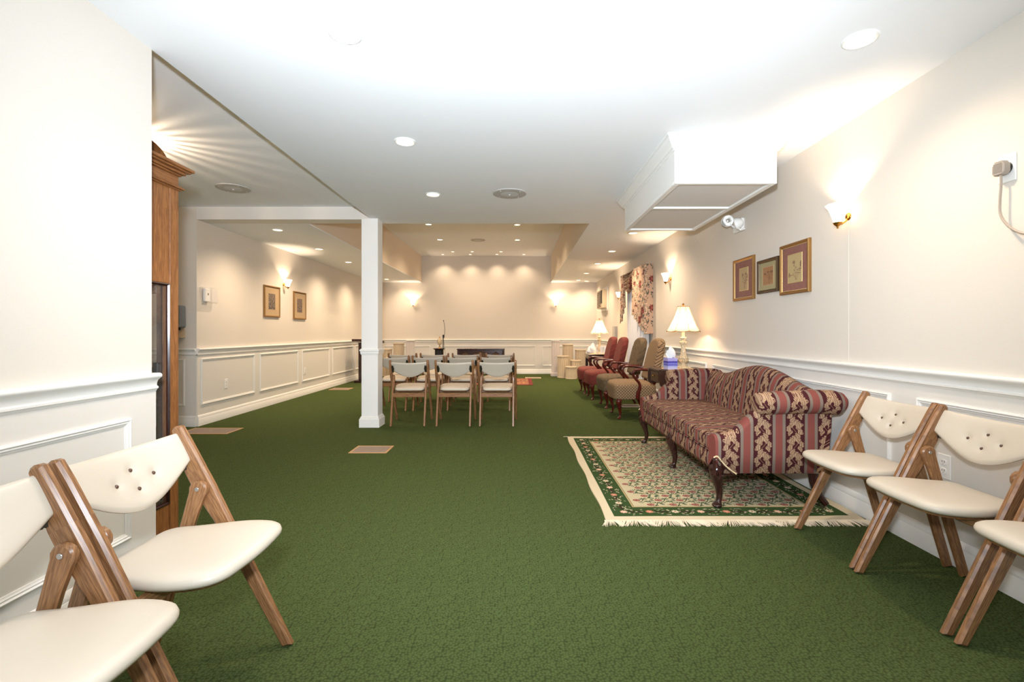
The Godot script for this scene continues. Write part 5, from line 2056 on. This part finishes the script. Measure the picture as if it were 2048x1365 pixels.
# ------------------------------------------------------------------ tall case clock (its side faces the camera)
func build_clock() -> void:
	var x0 := -0.26
	var x1 := 0.26
	var z0 := -0.225   # front, towards the far wall
	var z1 := 0.225
	var t := thing("tall_case_clock", "tall honey wood case clock with glass side and moulded crown", "clock", Vector3(-2.19, 0, -2.448))
	var st := sn()
	for x in [x0, x1 - 0.045]:
		for z in [z0, z1 - 0.066]:
			st = sn()
			box(st, Vector3(x, 0, z), Vector3(x + 0.045, 1.93, z + 0.066), 0.003, 1)
			part(t, "corner_post", st, M.clockwood)
	for x in [x0 + 0.004, x1 - 0.041]:
		st = sn()
		box(st, Vector3(x, 0, z0 + 0.066), Vector3(x + 0.037, 0.165, z1 - 0.066), 0.003, 1)
		part(t, "lower_side_panel", st, M.clockwood)
		st = sn()
		box(st, Vector3(x, 1.385, z0 + 0.066), Vector3(x + 0.037, 1.93, z1 - 0.066), 0.003, 1)
		part(t, "upper_side_panel", st, M.clockwood)
		st = sn()
		frame(st, Vector3.ZERO, 0.318, 1.22, [Vector2(0, 0), Vector2(0, 0.012), Vector2(0.006, 0.014), Vector2(0.012, 0.006), Vector2(0.014, 0)])
		var b := part(t, "glazing_bead", st, M.dark)
		b.position = Vector3(x + 0.030, 0.775, 0)
		b.rotation.y = PI / 2
		st = sn()
		box(st, Vector3(x + 0.016, 0.165, z0 + 0.066), Vector3(x + 0.020, 1.385, z1 - 0.066))
		part(t, "side_glass", st, M.glass)
	st = sn()
	box(st, Vector3(x0 + 0.045, 0, z1 - 0.02), Vector3(x1 - 0.045, 1.93, z1 - 0.006), 0.0, 1)
	part(t, "back_panel", st, M.figured)
	st = sn()
	box(st, Vector3(x0 + 0.041, 0.10, z0 + 0.03), Vector3(x1 - 0.041, 0.13, z1 - 0.02), 0.0, 0)
	part(t, "floor_board", st, M.figured)
	st = sn()
	box(st, Vector3(x0 + 0.045, 1.385, z0 + 0.008), Vector3(x1 - 0.045, 1.93, z0 + 0.03), 0.002, 1)
	part(t, "hood_front", st, M.clockwood)
	st = sn()
	box(st, Vector3(x0 + 0.045, 0.0, z0 + 0.008), Vector3(x1 - 0.045, 0.165, z0 + 0.03), 0.002, 1)
	part(t, "plinth_front", st, M.clockwood)
	# glazed door with figured stiles
	var door := Node3D.new()
	door.name = "door"
	t.add_child(door)
	for x in [x0 + 0.047, x1 - 0.107]:
		st = sn()
		box(st, Vector3(x, 0.167, z0 + 0.004), Vector3(x + 0.060, 1.383, z0 + 0.028), 0.003, 1)
		part(door, "stile", st, M.figured)
	for y in [0.167, 1.333]:
		st = sn()
		box(st, Vector3(x0 + 0.107, y, z0 + 0.004), Vector3(x1 - 0.107, y + 0.05, z0 + 0.028), 0.003, 0)
		part(door, "rail", st, M.figured)
	st = sn()
	box(st, Vector3(x0 + 0.107, 0.217, z0 + 0.014), Vector3(x1 - 0.107, 1.333, z0 + 0.018))
	part(door, "pane", st, M.glass)
	st = sn()
	box(st, Vector3(x1 - 0.115, 0.875, z0 + 0.028), Vector3(x1 - 0.085, 0.945, z0 + 0.046), 0.004)
	box(st, Vector3(x1 - 0.125, 0.895, z0 + 0.030), Vector3(x1 - 0.105, 0.920, z0 + 0.042), 0.003)
	part(door, "lock", st, M.black)
	# crown
	st = sn()
	for l in [[0.012, 1.918, 1.926], [0.022, 1.926, 1.936], [0.014, 1.936, 1.944], [0.0, 1.944, 2.000], [0.012, 2.000, 2.010], [0.026, 2.010, 2.024], [0.044, 2.024, 2.034], [0.056, 2.034, 2.050]]:
		box(st, Vector3(x0 - l[0], l[1], z0 - l[0]), Vector3(x1 + l[0], l[2], z1), 0.003, 2)
	part(t, "crown_moulding", st, M.clockwood)
	st = sn()
	var arch := [Vector2(z1 - 0.01, 2.05)]
	for k in 13:
		var a := PI * k / 12.0
		arch.append(Vector2(0.01 + 0.19 * cos(a), 2.05 + 0.10 * sin(a)))
	arch.append(Vector2(-0.18, 2.05))
	arch.remove_at(0)
	prism(st, arch, x0 + 0.02, x1 - 0.02, Transform3D(Basis(Vector3(0, 0, 1), Vector3.UP, Vector3(-1, 0, 0)), Vector3(0, -0.0, 0)), 0.004, Vector2(1, 0))
	part(t, "arched_pediment", st, M.clockwood)

# ------------------------------------------------------------------ things by the end wall
func plinth(x: float, d: float, r: float, h: float, m: Material, label: String, square := false) -> void:
	var t := thing("fluted_plinth", label, "plinth", Vector3(x, 0, -d), 0.0, "fluted flower plinths")
	var st := sn()
	lathe_sharp(st, Vector3.ZERO, [Vector2(r, 0), Vector2(r, 0.02), Vector2(r * 0.97, 0.025)], 40)
	part(t, "base_ring", st, m)
	st = sn()
	var n := 160
	var rings := []
	for y in [0.02, h - 0.025]:
		var ring := []
		for i in n:
			var a := TAU * i / n
			ring.append(Vector3(cos(a), 0, sin(a)) * (r * 0.965 - 0.016 * pow(absf(sin(a * 9.0)), 0.8)) + Vector3(0, y, 0))
		rings.append(ring)
	loft(st, rings, true, false, false)
	part(t, "fluted_drum", st, m)
	st = sn()
	lathe_sharp(st, Vector3.ZERO, [Vector2(r * 0.97, h - 0.03), Vector2(r, h - 0.025), Vector2(r, h - 0.004), Vector2(r * 0.98, h), Vector2(0, h)], 40)
	part(t, "top_cap", st, m)
	if square:
		st = sn()
		box(st, Vector3(-r * 1.15, 0, -r * 1.15), Vector3(r * 1.15, 0.09, r * 1.15), 0.008)
		part(t, "square_foot", st, m)

func build_far_end() -> void:
	plinth(0.955, 11.95, 0.108, 0.905, M.plinthw, "tall white fluted plinth under the right end wall sconce", true)
	plinth(1.287, 12.15, 0.142, 0.809, M.plinth, "tallest beige fluted plinth behind the cluster on the sofa side")
	plinth(1.622, 12.2, 0.142, 0.668, M.plinth, "beige fluted plinth behind the lamp table")
	plinth(1.108, 11.57, 0.142, 0.536, M.plinth, "medium beige fluted plinth before the tall white one, sofa side")
	plinth(1.430, 11.66, 0.138, 0.424, M.plinth, "low beige fluted plinth beside the lamp table leg")
	plinth(1.277, 11.30, 0.142, 0.293, M.plinth, "shortest beige fluted plinth at the front of the cluster")
	plinth(-2.745, 12.0, 0.112, 0.915, M.plinthw, "tall white fluted plinth under the left end wall sconce", true)
	plinth(-3.07, 12.1, 0.142, 0.84, M.plinth, "tall beige fluted plinth beside the white one, lectern side")
	plinth(-3.37, 12.05, 0.142, 0.69, M.plinth, "beige fluted plinth half hidden by the square column")
	plinth(-3.08, 11.45, 0.142, 0.50, M.plinth, "low beige fluted plinth behind the chairs, lectern side")
	# black plinth with trophy vase and microphone
	var t := thing("black_pedestal", "black fluted pedestal with a thin dark top plate", "pedestal", Vector3(-1.85, 0, -11.0))
	var st := sn()
	var rings := []
	for y in [0.03, 0.70]:
		var ring := []
		for i in 120:
			var a := TAU * i / 120
			ring.append(Vector3(cos(a), 0, sin(a)) * (0.095 - 0.012 * pow(absf(sin(a * 7.0)), 0.8)) + Vector3(0, y, 0))
		rings.append(ring)
	loft(st, rings)
	part(t, "fluted_shaft", st, M.black)
	st = sn()
	lathe_sharp(st, Vector3.ZERO, [Vector2(0, 0), Vector2(0.12, 0), Vector2(0.12, 0.03), Vector2(0.095, 0.035)], 32)
	part(t, "foot", st, M.black)
	st = sn()
	lathe_sharp(st, Vector3.ZERO, [Vector2(0.09, 0.70), Vector2(0.125, 0.715), Vector2(0.135, 0.728), Vector2(0.135, 0.738), Vector2(0, 0.738)], 32)
	part(t, "top_plate", st, M.dark)
	t = thing("crystal_vase", "slender gilt and crystal urn on the black pedestal", "vase", Vector3(-1.835, 0.738, -11.0))
	st = sn()
	lathe(st, Vector3.ZERO, [Vector2(0.035, 0.0), Vector2(0.030, 0.012), Vector2(0.010, 0.03), Vector2(0.012, 0.06)], 18)
	part(t, "foot", st, M.gold)
	st = sn()
	lathe(st, Vector3.ZERO, [Vector2(0.012, 0.06), Vector2(0.030, 0.09), Vector2(0.040, 0.16), Vector2(0.030, 0.21), Vector2(0.016, 0.235)], 20)
	part(t, "body", st, M.ivory)
	st = sn()
	lathe(st, Vector3.ZERO, [Vector2(0.020, 0.235), Vector2(0.014, 0.25), Vector2(0.006, 0.265), Vector2(0.008, 0.275), Vector2(0, 0.285)], 16)
	part(t, "lid", st, M.gold)
	for s in [-1.0, 1.0]:
		st = sn()
		tube(st, smooth_path([Vector3(s * 0.032, 0.10, 0), Vector3(s * 0.055, 0.15, 0), Vector3(s * 0.048, 0.21, 0), Vector3(s * 0.020, 0.225, 0)], 4), [Vector2(0.004, 0.004)], Vector3(0, 0, 1), 6)
		part(t, "handle", st, M.gold)
	t = thing("microphone_stand", "thin black gooseneck microphone on a stand beside the pedestal", "microphone", Vector3(-1.705, 0, -10.70))
	st = sn()
	lathe(st, Vector3.ZERO, [Vector2(0.12, 0), Vector2(0.12, 0.015), Vector2(0.03, 0.03), Vector2(0.012, 0.04)], 24)
	part(t, "base", st, M.black)
	st = sn()
	tube(st, [Vector3(0, 0.03, 0), Vector3(0, 1.02, 0)], [Vector2(0.009, 0.009)], Vector3.RIGHT, 8)
	part(t, "pole", st, M.black)
	st = sn()
	box(st, Vector3(-0.012, 0.99, -0.018), Vector3(0.028, 1.06, 0.018), 0.006)
	part(t, "clutch", st, M.black)
	st = sn()
	tube(st, smooth_path([Vector3(0.022, 1.03, 0), Vector3(0.036, 1.12, 0), Vector3(0.034, 1.24, 0), Vector3(0.022, 1.33, 0), Vector3(0.012, 1.37, 0)], 4), [Vector2(0.005, 0.005)], Vector3(0, 0, 1), 6)
	part(t, "gooseneck", st, M.black)
	st = sn()
	lathe(st, Vector3(0.010, 1.365, 0), [Vector2(0.004, 0), Vector2(0.010, 0.008), Vector2(0.011, 0.02), Vector2(0, 0.03)], 10)
	part(t, "capsule", st, M.black)
	st = sn()
	tube(st, smooth_path([Vector3(0.012, 1.0, 0.01), Vector3(0.03, 0.8, 0.015), Vector3(0.07, 0.5, 0.02), Vector3(0.09, 0.2, 0.02), Vector3(0.10, 0.006, 0.06), Vector3(0.16, 0.005, 0.3)], 4), [Vector2(0.003, 0.003)], Vector3(0, 0, 1), 6)
	part(t, "cable", st, M.slot)
	# carved bench panel with a scalloped apron
	t = thing("carved_bench", "dark carved bench with arched apron against the end wall", "bench", Vector3(-0.94, 0, -12.0))
	st = sn()
	box(st, Vector3(-0.60, 0.675, -0.21), Vector3(0.60, 0.70, 0.21), 0.006, 0)
	part(t, "top", st, M.dark)
	st = sn()
	var ap := [Vector2(-0.585, 0.675), Vector2(-0.585, 0.35), Vector2(-0.48, 0.35)]
	for a in [[-0.38, 0.095, 0.620], [0.0, 0.235, 0.635], [0.38, 0.095, 0.620]]:
		for k in 13:
			var u := k / 12.0
			var x: float = a[0] - a[1] + 2 * a[1] * u
			var s := sin(u * PI)
			ap.append(Vector2(x, 0.50 + (a[2] - 0.50) * (pow(s, 0.6) * 0.85 + 0.15 * absf(sin(u * PI * 3.0)))))
	ap.append(Vector2(0.48, 0.35))
	ap.append(Vector2(0.585, 0.35))
	ap.append(Vector2(0.585, 0.675))
	prism(st, ap, 0.170, 0.195, Transform3D(), 0.005, Vector2(1, 0))
	part(t, "scalloped_apron", st, M.dark)
	st = sn()
	box(st, Vector3(-0.57, 0.20, -0.02), Vector3(0.57, 0.675, 0.0))
	part(t, "cane_panel", st, M.cane)
	for x in [-0.56, 0.56]:
		for z in [-0.18, 0.17]:
			st = sn()
			lathe(st, Vector3(x, 0, z), [Vector2(0.022, 0), Vector2(0.030, 0.04), Vector2(0.022, 0.09), Vector2(0.030, 0.25), Vector2(0.034, 0.40), Vector2(0.03, 0.675)], 14)
			part(t, "leg", st, M.dark)
	# lectern
	t = thing("lectern", "dark wood lectern half hidden behind the white column", "lectern", Vector3(-3.36, 0, -10.55))
	st = sn()
	box(st, Vector3(-0.26, 0, -0.2), Vector3(0.26, 0.05, 0.2), 0.008, 0)
	part(t, "foot", st, M.dark)
	st = sn()
	box(st, Vector3(-0.17, 0.05, -0.16), Vector3(0.17, 0.88, 0.16), 0.006, 1)
	part(t, "body", st, M.dark)
	st = sn()
	box(st, Vector3(-0.30, 0.0, -0.22), Vector3(0.30, 0.05, 0.22), 0.008, 0, Transform3D(Basis(Vector3(1, 0, 0), -0.12), Vector3(0, 0.89, 0)))
	part(t, "sloped_top", st, M.dark)

func _ready() -> void:
	rng.seed = 1
	setup_view()
	make_materials()
	build_room()
	build_return_box()
	build_sofa()
	build_clock()
	build_rugs()
	build_folding_chairs()
	build_armchairs()
	build_tables()
	build_curtains()
	build_ceiling_fittings()
	build_wall_fittings()
	build_far_end()
